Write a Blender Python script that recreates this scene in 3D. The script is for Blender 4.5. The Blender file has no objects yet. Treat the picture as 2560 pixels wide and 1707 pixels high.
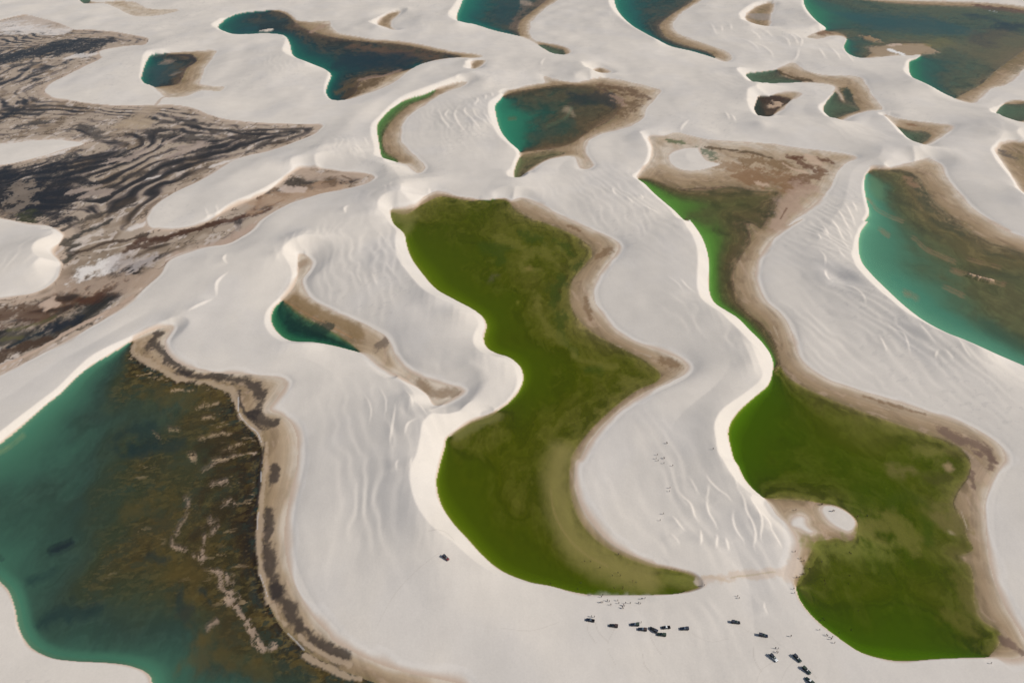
import bpy, bmesh, math, random
import numpy as np
from mathutils import Vector, Matrix

random.seed(7)
# ------------------------------------------------------------------ camera, sky, sun, exposure
CAM_H, PITCH = 345.0, math.radians(35.0)
FOC = 2352 * 24.0 / 36.0            # focal length in pixels of a 2352 px wide frame
sc = bpy.context.scene
cam_d = bpy.data.cameras.new('camera'); cam = bpy.data.objects.new('camera', cam_d)
sc.collection.objects.link(cam); sc.camera = cam
cam_d.sensor_width = 36.0; cam_d.lens = 24.0; cam_d.clip_start = 1.0; cam_d.clip_end = 120000.0
cam.location = (0, 0, CAM_H); cam.rotation_euler = (math.pi / 2 - PITCH, 0, 0)

SUN_EL, SUN_AZ = math.radians(36.5), math.radians(101.0)   # azimuth clockwise from +Y: from the right, a little behind
world = bpy.data.worlds.new('World'); sc.world = world; world.use_nodes = True
wn = world.node_tree.nodes; wl = world.node_tree.links
sky = wn.new('ShaderNodeTexSky'); sky.sky_type = 'NISHITA'; sky.sun_disc = False
sky.sun_elevation = SUN_EL; sky.sun_rotation = SUN_AZ
sky.air_density = 1.0; sky.dust_density = 2.0; sky.ozone_density = 1.0
wn['Background'].inputs['Strength'].default_value = 0.06
wl.new(sky.outputs[0], wn['Background'].inputs['Color'])
sun_d = bpy.data.lights.new('sun', 'SUN'); sun_d.energy = 3.0; sun_d.angle = math.radians(0.6)
sun_d.color = (1.0, 0.955, 0.895)
sun = bpy.data.objects.new('sun', sun_d); sc.collection.objects.link(sun)
to_sun = Vector((math.sin(SUN_AZ) * math.cos(SUN_EL), math.cos(SUN_AZ) * math.cos(SUN_EL), math.sin(SUN_EL)))
sun.rotation_euler = to_sun.to_track_quat('Z', 'Y').to_euler()
sun.location = to_sun * 900
sc.view_settings.view_transform = 'Standard'; sc.view_settings.look = 'None'
sc.view_settings.gamma = 1.0; sc.view_settings.use_curve_mapping = False
sc.view_settings.exposure = 0.32
sc.cycles.max_bounces = 6; sc.cycles.transparent_max_bounces = 8
sc.cycles.use_denoising = True

# ------------------------------------------------------------------ survey helpers
# The dune field was surveyed from the photograph: every shoreline and crest is a list of points in one of nine
# photo tiles; unproject() turns such a point into its place on the ground (or at a known height above it).
OFF = {1: (0, 0), 2: (830, 0), 3: (1660, 0), 4: (0, 550), 5: (830, 550), 6: (1660, 550), 7: (0, 1107), 8: (830, 1107), 9: (1660, 1107)}
KS, KC = 2352 / 2560.0, 900 / 2560.0
def T(*items):
    """T(tile, [(x, y), ...], tile, [...]) -> one array of frame points"""
    out = []
    for k, pts in zip(items[::2], items[1::2]):
        if k == 0: out += [(float(x), float(y)) for x, y in pts]; continue
        ox, oy = OFF[k]
        out += [(ox * KS + x * KC, oy * KS + y * KC) for x, y in pts]
    return np.array(out, float)
def unproject(p, z=0.0):
    p = np.atleast_2d(p)
    a = (p[:, 0] - 1176) / FOC; b = (784 - p[:, 1]) / FOC
    dy = math.cos(PITCH) + b * math.sin(PITCH); dz = -math.sin(PITCH) + b * math.cos(PITCH)
    t = (CAM_H - z) / -dz
    return np.stack([a * t, dy * t], 1)
def spline(p, closed, step=5.0):
    p = np.asarray(p, float); n = len(p)
    d = np.r_[True, np.hypot(*(p[1:] - p[:-1]).T) > 0.5]; p = p[d]; n = len(p)
    if closed:
        if np.hypot(*(p[0] - p[-1])) < 0.5: p = p[:-1]; n -= 1
        q = np.vstack([p[-1], p, p[0], p[1]]); m = n
    else:
        q = np.vstack([2 * p[0] - p[1], p, 2 * p[-1] - p[-2]]); m = n - 1
    out = []
    for i in range(m):
        p0, p1, p2, p3 = q[i], q[i + 1], q[i + 2], q[i + 3]
        L = np.hypot(*(p2 - p1)); k = max(1, int(L / step))
        t = (np.arange(k) / k)[:, None]
        # centripetal Catmull-Rom: no overshoot at sharp corners
        e = lambda a, b: max(np.hypot(*(a - b)), 1e-3) ** 0.5
        t01, t12, t23 = e(p0, p1), e(p1, p2), e(p2, p3)
        m1 = (p2 - p1) + t12 * ((p1 - p0) / t01 - (p2 - p0) / (t01 + t12))
        m2 = (p2 - p1) + t12 * ((p3 - p2) / t23 - (p3 - p1) / (t12 + t23))
        out.append((2 * p1 - 2 * p2 + m1 + m2) * t ** 3 + (-3 * p1 + 3 * p2 - 2 * m1 - m2) * t ** 2 + m1 * t + p1)
    if not closed: out.append(p[-1:])
    return np.vstack(out)
def hash2(ix, iy, seed):
    h = (ix.astype(np.int64) * 374761393 + iy.astype(np.int64) * 668265263 + seed * 974711) & 0xffffffff
    h = ((h ^ (h >> 13)) * 1274126177) & 0xffffffff
    return ((h ^ (h >> 16)) & 0xffff).astype(np.float32) / 65535.0
def vnoise(x, y, seed=0):
    fx = np.floor(x); fy = np.floor(y); tx = (x - fx).astype(np.float32); ty = (y - fy).astype(np.float32)
    ix = fx.astype(np.int32); iy = fy.astype(np.int32)
    tx = tx * tx * tx * (tx * (tx * 6 - 15) + 10); ty = ty * ty * ty * (ty * (ty * 6 - 15) + 10)
    a = hash2(ix, iy, seed); b = hash2(ix + 1, iy, seed); c = hash2(ix, iy + 1, seed); d = hash2(ix + 1, iy + 1, seed)
    return (a + (b - a) * tx) * (1 - ty) + (c + (d - c) * tx) * ty
def fbm(x, y, seed=0, oct=4, gain=0.5):
    s = 0.0; a = 1.0; tot = 0.0
    for o in range(oct):
        cs, sn = math.cos(0.6 + o), math.sin(0.6 + o)
        s = s + a * vnoise((x * cs - y * sn) * 2 ** o, (x * sn + y * cs) * 2 ** o, seed + o * 17); tot += a; a *= gain
    return s / tot
def sstep(a, b, x):
    t = np.clip((x - a) / (b - a), 0, 1); return t * t * (3 - 2 * t)
def lin(c):
    c = np.asarray(c, float) / 255.0
    return np.where(c <= 0.04045, c / 12.92, ((c + 0.055) / 1.055) ** 2.4)
SAND_PHOTO = lin((196, 190, 183)).mean()
SAND_ALB = 0.60
def alb(*c):                                  # photographed surface tone -> base colour, taking dry sand as the grey card
    return lin(c) * SAND_ALB / SAND_PHOTO
# ------------------------------------------------------------------ survey data
SHORE = {   # dry-sand rim of each low between the dunes
 'tl': T(1, [(510,-20),(540,20),(600,25),(690,25),(760,50),(830,85),(890,108),(980,108),(1080,95),(1170,70),(1080,65),(960,58),(880,20),(780,10),(640,18),(590,10),(585,-20)]),
 'wet': T(0, [(-420,40),(-60,58),(35,39),(60,36),(105,46),(148,60),(170,69),(210,70),(274,76),(310,83),(341,91),(334,102),(281,107),(225,121),(232,132),(197,151),(148,176),(105,200),(102,211),(120,225),(158,232),(211,239),(281,244),(352,243),(408,243),(450,253),(499,271),(563,281),(633,285),(703,287),(738,290),(724,306),(668,330),(619,346),(563,359),(527,373),(457,415),(387,450),(345,482),(334,506),(345,524),(387,529),(436,524),(478,510),(506,492),(548,471),(605,447),(647,418),(689,388),(740,390),(800,397),(855,403),(860,408),(830,424),(780,436),(730,447),(660,470),(600,505)],
     4, [(1640,70),(1560,120),(1490,155),(1300,185),(1100,270),(1050,350),(1010,390),(940,450),(840,540),(740,610),(640,670),(500,750),(350,830),(200,910),(80,970),(0,1010),(-300,1150),(-1100,1250),(-1100,560),(-300,545),(0,525),(100,505),(230,480),(330,430),(380,380),(410,310),(415,290),(355,215),(400,140),(420,100),(400,75),(340,45),(200,20),(70,0),(0,-15),(-300,-60),(-1200,-100)]),
 'c': T(1, [(985,365),(1100,350),(1240,340),(1410,340),(1390,370),(1330,450),(1310,520),(1290,550),(1380,570),(1460,575),(1440,598),(1330,590),(1200,630),(1090,635),(1050,600),(990,560),(945,545),(925,520),(940,450),(965,390)]),
 'e': T(0, [(501,63),(524,42),(548,32),(598,26),(650,26),(668,35),(679,46),(714,51),(756,51),(760,63),(777,77),(827,86),(857,92),(914,95),(974,105),(1044,120),(1090,125),(1109,130),(1090,134),(1044,133),(988,142),(959,151),(931,169),(896,193),(854,211),(798,229),(770,231),(757,227),(749,212),(755,190),(761,174),(752,163),(722,150),(690,138),(672,126),(667,105),(657,85),(640,79),(600,77),(560,80),(530,80),(513,72)]),
 'f': T(2, [(300,160),(340,110),(400,85),(440,82),(430,100),(385,140),(385,180),(410,200),(350,180)]),
 'g': T(2, [(865,-20),(840,40),(815,110),(820,140),(850,152),(940,165),(1060,200),(1230,240),(1300,265),(1370,310),(1440,348),(1520,358),(1555,345),(1540,320),(1480,300),(1380,280),(1310,260),(1285,210),(1290,160),(1330,110),(1400,50),(1480,0),(1550,-60),(900,-90)]),
 'h': T(2, [(1850,-60),(1850,30),(1880,90),(1950,160),(2060,230),(2200,300)], 3, [(180,335),(330,380),(410,405),(440,385),(410,345),(300,300),(180,260),(80,215),(50,180),(70,130),(120,80),(250,0),(330,-60)]),
 'i': T(3, [(530,120),(570,70),(620,40),(680,25),(715,30),(710,70),(690,110),(685,170),(640,172),(560,150)]),
 'j': T(3, [(915,-30),(920,40),(960,100),(1010,150),(1060,190),(1000,215),(940,245),(1000,255),(1100,235),(1170,240),(1195,260),(1180,290),(1180,325),(1220,360),(1290,380),(1400,375),(1500,365),(1600,365),(1680,360),(1650,385),(1605,405),(1600,440),(1610,490),(1650,530),(1750,580),(1890,640),(1990,672),(2030,670),(2080,620),(2140,580),(2230,555),(2300,500),(2352,450),(2500,380),(2600,100),(2352,45),(2100,20),(1800,10),(1400,0),(1200,-15),(1050,-30)]),
 'k': T(3, [(535,490),(640,470),(740,455),(850,415),(880,440),(940,470),(1050,495),(1200,500),(1290,520),(1320,570),(1360,640),(1420,715),(1330,725),(1230,755),(1120,795),(1085,770),(1040,720),(1060,670),(1110,610),(1125,580),(1100,560),(1000,545),(900,540),(750,545),(640,555),(605,562),(570,530)]),
 'k2': T(3, [(615,635),(680,630),(770,610),(870,605),(895,615),(840,650),(760,720),(690,765),(640,775),(600,740),(590,710),(605,660)]),
 'l': T(3, [(1450,755),(1520,775),(1650,795),(1800,815),(1870,830),(1850,865),(1780,910),(1720,945),(1660,942),(1600,910),(1540,850),(1490,800)]),
 'm': T(3, [(2170,740),(2210,690),(2270,660),(2352,660),(2450,670),(2450,800),(2352,800),(2240,785),(2180,760)]),
 'n': T(3, [(2175,1000),(2200,950),(2270,930),(2352,935),(2450,950),(2450,1300),(2352,1265),(2280,1160),(2210,1060)]),
 'o': T(2, [(1110,640),(1135,600),(1200,585),(1320,555),(1400,540),(1390,505),(1440,520),(1600,540),(1750,515),(1850,520),(1980,550),(2080,575),(2140,595),(2110,640),(2050,710),(2030,770),(1960,815),(1850,850),(1720,890),(1660,930),(1650,990),(1690,1060),(1700,1080),(1670,1103),(1630,1100),(1610,1060),(1590,1030),(1500,1025),(1400,1050),(1300,1110),(1200,1170),(1190,1140),(1210,1060),(1230,1020),(1225,990),(1150,920),(1100,850),(1070,740),(1068,690)]),
 'q': T(2, [(295,840),(300,810),(380,720),(470,660),(600,620),(700,580),(820,545),(880,540),(850,565),(750,600),(640,660),(540,730),(470,790),(445,870),(450,930),(500,990),(570,1050),(605,1100),(590,1120),(560,1130),(500,1085),(400,1055),(330,1030),(310,950)]),
 'q2': T(2, [(915,455),(912,420),(930,400),(1000,400),(985,420),(950,445)]),
 'q3': T(2, [(1710,465),(1750,445),(1815,475),(1740,478)]),
 'r': T(2, [(385,1375),(440,1370),(560,1345),(600,1300),(665,1262),(720,1265),(850,1290),(1000,1308),(1140,1298),(1170,1318),(1240,1300),(1330,1330),(1450,1390)],
        5, [(1540,0),(1700,70),(1850,140),(1875,170),(1850,230),(1780,310),(1730,390),(1705,470),(1720,550),(1780,640),(1850,720),(1980,800),(2150,860),(2270,910),(2320,960),(2290,1010),(2200,1060),(2050,1130),(1900,1230),(1780,1340),(1680,1460),(1620,1568)],
        8, [(1600,120),(1588,250),(1610,370),(1680,500),(1800,640),(1950,730),(2100,790)], 9, [(0,805),(100,828),(190,855),(240,900),(245,940),(180,970),(60,987)],
        8, [(2000,993),(1700,992),(1560,970),(1430,935),(1280,905),(1100,830),(980,730),(880,620),(780,510),(710,390),(683,260),(700,160),(740,20)],
        5, [(748,1430),(800,1390),(900,1320),(1050,1260),(1160,1190),(1230,1100),(1250,1030),(1230,960),(1160,900),(1070,870),(1010,830),(992,780),(1010,690),(990,640),(930,590),(800,520),(680,450),(590,350),(520,250),(490,170),(470,90),(400,20)]),
 's': T(4, [(1960,235),(2000,240),(2035,280),(2010,340),(1970,400),(1990,470),(2060,540),(2200,610)], 5, [(0,600),(130,650),(260,710),(350,765),(380,820),(420,910),(520,1000),(680,1060),(830,1105),(850,1120),(800,1160),(680,1210),(620,1140),(540,1080),(420,1010),(320,960),(230,885),(120,850),(0,820)],
        4, [(2050,800),(1900,790),(1830,750),(1780,680),(1775,620),(1800,570),(1850,520),(1920,440),(1950,350),(1950,270)]),
 't': T(4, [(1080,705),(1125,705),(1110,740),(1075,800),(1080,850),(1140,920),(1250,970),(1400,1000),(1600,1010),(1750,1025),(1850,1045),(1870,1065),(1850,1110),(1800,1180),(1760,1240),(1850,1280),(1910,1340),(1940,1420),(1945,1568)],
        7, [(1930,200),(1880,420),(1860,600),(1880,800),(1940,960),(2030,1120),(2150,1250)], 8, [(0,1285),(150,1370),(300,1440),(520,1510),(750,1555),(850,1590),(950,1760)],
        7, [(1100,1760),(1000,1640),(990,1540),(960,1500),(850,1455),(700,1435),(500,1425),(330,1400),(200,1330),(130,1220),(100,1080),(60,970),(0,905),(-100,830),(-900,500),(-1400,200)],
        4, [(-900,2000),(-300,1700),(0,1465),(120,1370),(300,1210),(400,1130),(500,1030),(600,950),(720,880),(850,800),(900,770),(1000,725)]),
 'u': T(3, [(0,892),(80,868),(150,885),(280,915),(450,930),(650,940),(850,970),(1050,990),(1180,1010),(1240,1030),(1170,1075),(1120,1140),(1090,1210),(1000,1320),(900,1400),(800,1480)],
        6, [(900,0),(780,70),(690,150),(620,250),(595,350),(610,430),(660,530),(750,610),(810,690),(840,780),(870,880),(920,950),(1050,1040),(1250,1110),(1450,1170),(1700,1250),(1950,1330),(2100,1410),(2200,1490),(2225,1568)],
        9, [(2200,150),(2130,280),(2095,400),(2100,550),(2120,750),(2150,880),(2220,1060),(2320,1230),(2352,1290),(2400,1370),(2352,1390),(2290,1410),(2150,1400),(1800,1410),(1550,1425),(1430,1410),(1280,1365),(1150,1280),(1020,1180),(940,1100),(880,1010),(865,960),(840,900),(850,820),(880,720),(880,650),(850,580),(800,520),(740,470),(700,410),(650,360),(590,310),(530,240),(480,140)],
        6, [(460,1568),(435,1480),(420,1390),(440,1320),(500,1240),(600,1150),(680,1080),(710,990),(712,930),(690,870),(640,800),(560,720),(480,640),(400,590),(330,540),(300,480),(293,400),(295,300),(280,200),(240,100),(160,0)],
        3, [(150,1450),(60,1370),(0,1320)], 2, [(2100,1260),(2040,1200),(1995,1165),(2020,1130),(2060,1080),(2095,1010),(2095,960),(2075,900),(2110,895)]),
 'v': T(3, [(1320,1140),(1360,1100),(1450,1105),(1560,1085),(1680,1050),(1740,1050),(1800,1080),(1840,1160),(1900,1240),(2000,1350),(2120,1440),(2250,1510)],
        6, [(2100,0),(2220,70),(2352,120),(2600,220),(2800,300),(2800,1150),(2500,1020),(2352,955),(2200,890),(2000,800),(1850,740),(1700,660),(1580,570),(1450,450),(1350,350),(1290,270),(1270,170),(1285,80),(1330,10)],
        3, [(1310,1450),(1340,1400),(1325,1320),(1310,1240),(1310,1180)]),
}
ISLAND = [T(9, [(1015,430),(1050,410),(1130,422),(1220,475),(1250,530),(1215,585),(1130,560),(1050,500)]),
          T(9, [(830,490),(880,468),(930,490),(945,545),(990,585),(960,600),(880,570),(820,540)]),
          T(3, [(30,1010),(60,985),(200,965),(235,970),(245,1010),(280,1050),(370,1075),(300,1100),(180,1120),(80,1100),(30,1060)]),
          T(0, [(-300,340),(0,331),(90,322),(150,322),(195,330),(150,345),(100,360),(50,372),(0,381),(-300,400)])]
# water: lagoon -> (look, outline); where an outline runs past the dune's foot the foot cuts it
WATER = [
 ('tl', 'pond', T(1, [(500,-30),(582,-30),(582,25),(530,30)])),
 ('c', 'dark', T(1, [(975,355),(1100,352),(1270,370),(1290,395),(1220,450),(1170,545),(1060,565),(980,570),(910,525),(930,450)])),
 ('e', 'dark', T(0, [(495,63),(520,38),(548,28),(598,24),(650,30),(690,60),(740,80),(830,95),(920,102),(1000,118),(1060,130),(1000,138),(940,160),(880,175),(830,187),(815,215),(770,236),(742,215),(748,190),(755,172),(700,150),(660,120),(650,95),(640,84),(513,84)])),
 ('g', 'deepteal', T(2, [(860,-60),(805,110),(820,155),(940,175),(1060,210),(1230,248),(1215,200),(1220,150),(1260,110),(1330,60),(1420,-20),(1450,-60)])),
 ('g', 'pond', T(2, [(1330,300),(1370,292),(1450,310),(1520,335),(1520,365),(1420,360),(1340,320)])),
 ('h', 'deepteal', T(2, [(1830,-60),(1835,30),(1870,100),(1940,165),(2050,240),(2200,310)], 3, [(180,345),(330,390),(330,370),(300,345),(180,310),(60,270),(0,235)], 2, [(2160,220),(2140,170),(2200,110),(2290,50),(2352,10),(2400,-60)])),
 ('j', 'topteal', T(3, [(900,-30),(905,40),(1050,200),(1130,210),(1195,250),(1170,290),(1170,330),(1290,388),(1340,360),(1400,310),(1500,290),(1750,295),(1700,340),(1640,385),(1590,405),(1595,490),(1750,590),(1890,648),(1960,610),(2060,560),(2150,480),(2250,400),(2352,330),(2500,250),(2500,120),(2352,80),(2150,50),(1900,40),(1500,20),(1200,-10)])),
 ('k', 'pond', T(3, [(525,485),(740,455),(760,485),(830,515),(900,530),(900,550),(750,555),(595,570)])),
 ('k', 'pond', T(3, [(1030,720),(1100,600),(1140,620),(1150,650),(1180,670),(1170,600),(1195,570),(1220,600),(1250,680),(1280,715),(1200,745),(1085,780)])),
 ('k2', 'brownpond', T(3, [(605,630),(760,630),(830,650),(740,720),(690,775),(640,785),(590,745),(582,710)])),
 ('l', 'pond', T(3, [(1500,825),(1600,850),(1700,860),(1745,885),(1700,930),(1660,950),(1590,915),(1530,860)])),
 ('m', 'pond', T(3, [(2160,740),(2210,685),(2300,680),(2450,690),(2450,780),(2352,790),(2240,792),(2170,765)])),
 ('o', 'teal', T(2, [(1105,640),(1180,605),(1320,580),(1450,560),(1600,555),(1750,570),(1850,620),(1900,660),(1850,760),(1700,850),(1560,940),(1450,970),(1280,990),(1215,995),(1140,925),(1090,855),(1060,740),(1058,690)])),
 ('o', 'olive', T(2, [(1225,1030),(1300,1005),(1450,990),(1520,1000),(1400,1040),(1300,1098),(1200,1175),(1180,1140)])),
 ('q', 'leaf', T(2, [(285,840),(375,715),(470,650),(600,615),(680,590),(640,635),(520,680),(420,760),(350,850),(330,920),(350,990),(430,1050),(420,1075),(320,1040),(300,950)])),
 ('r', 'green', T(2, [(370,1390),(480,1400),(600,1330),(700,1285),(900,1310),(1140,1310),(1200,1370),(1330,1440)],
        5, [(1330,0),(1500,60),(1620,120),(1690,180),(1700,230),(1640,310),(1570,400),(1555,500),(1580,600),(1660,700),(1800,790),(1980,880),(2080,940),(2150,1010),(2130,1050),(2000,1110),(1850,1220),(1720,1340),(1620,1460),(1560,1560)],
        8, [(1560,120),(1550,250),(1570,380),(1630,520),(1750,650),(1920,745),(2100,810)], 9, [(0,818),(180,865),(225,905),(230,935),(170,962),(0,1000)],
        8, [(2000,1010),(1700,1005),(1560,985),(1420,950),(1260,915),(1085,840),(970,740),(865,625),(765,515),(690,390),(665,260),(680,160),(720,20)],
        5, [(735,1430),(800,1400),(900,1332),(1050,1272),(1150,1180),(1220,1100),(1235,1030),(1215,970),(1150,910),(1060,880),(1000,835),(980,780),(995,690),(980,650),(920,600),(790,530),(670,460),(580,360),(510,260),(478,170),(455,90),(390,20)])),
 ('s', 'forest', T(4, [(1840,525),(1960,610),(2100,690),(2220,760),(2352,862),(2352,880),(2200,838),(2050,812),(1900,800),(1820,760),(1765,680),(1762,620),(1790,560)])),
 ('t', 'big', T(4, [(860,790),(870,800),(880,870),(940,930),(1050,990),(1150,1050),(1290,1050),(1400,1090),(1520,1150),(1540,1230),(1600,1330),(1690,1430),(1715,1568)],
        7, [(1690,350),(1675,600),(1700,850),(1750,1040),(1850,1220),(2000,1360),(2200,1470),(2352,1530),(2500,1600),(2600,1800),(1200,1800),(985,1640),(970,1540),(940,1510),(850,1467),(700,1448),(500,1438),(320,1410),(185,1340),(115,1225),(85,1080),(45,975),(-10,915),(-100,850),(-900,500),(-1500,200)],
        4, [(-900,1950),(-300,1680),(0,1455),(110,1360),(300,1195),(400,1115),(500,1015),(600,935),(720,865)])),
 ('u', 'lime', T(2, [(1985,1175),(2060,1165),(2150,1190)], 3, [(100,1230),(250,1225),(450,1215),(600,1240),(760,1260),(740,1350),(700,1420),(640,1500)],
        6, [(560,30),(570,140),(520,220),(470,300),(455,400),(480,490),(560,610),(650,680),(710,760),(740,850),(755,950),(700,1000),(700,930),(680,880),(620,800),(550,730),(470,650),(390,600),(320,550),(285,480),(280,400),(282,300),(268,200),(228,100),(145,0)], 3, [(140,1460),(50,1380),(-15,1330)], 2, [(2080,1265),(2020,1205)])),
 ('u', 'green2', T(6, [(700,1000),(755,950),(800,1010),(900,1080),(1100,1170),(1300,1250),(1500,1320),(1700,1390),(1850,1440),(1950,1500),(2000,1568)],
        9, [(2000,200),(1920,330),(1900,400),(1960,520),(1980,600),(2020,700),(1930,745),(2000,800),(2030,950),(2030,1060),(2080,1150),(2200,1240),(2180,1330),(2130,1385),(2100,1410),(1800,1420),(1550,1435),(1420,1420),(1270,1375),(1140,1290),(1010,1190),(930,1110),(870,1015),(860,960),(880,880),(920,790),(960,700),(990,640),(1060,632),(1120,615),(1200,640),(1240,620),(1262,520),(1220,465),(1130,412),(1040,395),(900,375),(680,362),(635,355),(580,320),(520,250),(470,140)],
        6, [(450,1568),(422,1480),(408,1390),(428,1310),(490,1230),(590,1140),(670,1070)])),
 ('v', 'rightteal', T(3, [(1300,1180),(1350,1115),(1450,1112),(1560,1112),(1650,1150),(1750,1290),(1850,1390),(2000,1480)], 6, [(1900,0),(1980,60),(2150,150),(2352,210),(2600,300),(2760,380),(2760,1180),(2500,1040),(2352,968),(2200,902),(2000,812),(1850,752),(1690,670),(1570,580),(1440,460),(1340,360),(1278,275),(1258,170),(1273,80),(1318,10)],
        3, [(1298,1450),(1328,1400),(1313,1320),(1298,1240)])),
]
# crest of each slip face; its height follows from the face standing at the angle of repose above the foot
CREST = [
 T(1, [(1000,330),(945,342),(932,380),(918,450),(913,500),(922,530)]), T(1, [(1500,130),(1400,150),(1378,166),(1392,188),(1440,205)]),
 T(1, [(1872,238),(1850,300),(1840,340),(1860,372),(1915,395)]), T(1, [(2145,480),(2128,530),(2118,590),(2138,635)]),
 T(1, [(2100,950),(1990,1050),(1880,1135),(1700,1240),(1500,1330),(1400,1400)]),
 T(2, [(480,50),(400,75),(320,105),(258,145),(265,162),(300,175)]), T(2, [(822,-20),(800,40),(745,65),(738,90),(760,120),(815,148)]),
 T(2, [(1800,-40),(1805,40),(1850,95),(1940,168),(2050,240)]), T(3, [(700,-5),(590,20),(520,60),(495,90),(515,140),(560,160)]),
 T(3, [(900,-30),(903,40),(945,105),(1010,165),(1045,192)]), T(3, [(1600,395),(1578,405),(1570,440),(1590,495),(1640,535)]),
 T(3, [(555,540),(545,570),(543,620),(558,700),(590,740),(640,795)]), T(3, [(470,450),(510,490),(540,530),(590,565)]),
 T(3, [(1100,630),(1020,692),(1014,720),(1045,750),(1090,790)]), T(3, [(1440,758),(1480,805),(1530,860),(1590,920),(1650,955)]),
 T(3, [(2210,685),(2140,715),(2155,748),(2230,790)]), T(3, [(2320,820),(2240,890),(2150,960),(2140,1000),(2180,1060),(2270,1170),(2352,1285)]),
 T(2, [(1125,590),(1060,640),(1020,680),(1015,710),(1045,800),(1085,880),(1135,930),(1210,1000),(1185,1060),(1170,1120),(1185,1175)]),
 T(2, [(800,500),(640,560),(480,620),(400,670),(300,770),(250,830),(250,880),(280,950),(290,1010),(330,1040)]),
 T(2, [(905,395),(885,420),(882,450),(905,462)]), T(2, [(1620,410),(1660,440),(1700,472)]),
 T(2, [(440,1225),(360,1255),(310,1300),(305,1340),(330,1390),(375,1430)], 5, [(420,100),(415,180),(440,270),(500,350),(570,440),(640,490),(770,540),(900,595),(960,640),(975,680),(950,720),(925,770),(940,830),(1000,880),(1090,895),(1180,935),(1215,975),(1225,1030),(1200,1100),(1150,1180),(1060,1245)]),
 T(5, [(420,1025),(500,1090),(570,1170),(610,1250),(595,1340),(570,1430),(550,1568)], 8, [(520,100),(502,220),(520,330),(560,430),(650,540),(800,650),(900,745),(1040,840),(1150,875)]),
 T(4, [(2000,60),(1940,90),(1880,140),(1855,200),(1880,270),(1910,330),(1900,400),(1860,470),(1790,540),(1740,600),(1728,660),(1745,720),(1800,770),(1870,803)]),
 T(4, [(1150,620),(1000,695),(850,762),(700,825),(600,880),(520,950),(400,1070),(250,1190),(100,1300),(0,1380),(-200,1520)]),
 T(4, [(360,62),(330,95),(240,130),(207,180),(215,215),(260,240)]),
 T(2, [(2020,870),(2030,900),(2065,950),(2060,1020),(2030,1090),(1978,1155),(2060,1238),(2200,1360),(2310,1480)], 6, [(115,0),(180,90),(215,180),(220,300),(217,420),(235,500),(300,575),(400,640),(480,710),(560,800),(630,850),(665,900),(670,960),(640,1040),(560,1110),(440,1190),(360,1250),(325,1330),(335,1430),(365,1568)], 9, [(375,100),(430,190),(500,280),(610,350)]),
 T(3, [(1450,1070),(1395,1080),(1340,1112),(1300,1170),(1292,1240),(1305,1310),(1318,1400),(1290,1460),(1262,1530)], 6, [(1285,20),(1255,80),(1240,170),(1235,250),(1270,320),(1340,400),(1450,500),(1580,605),(1700,690),(1850,765)]),
]
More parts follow.
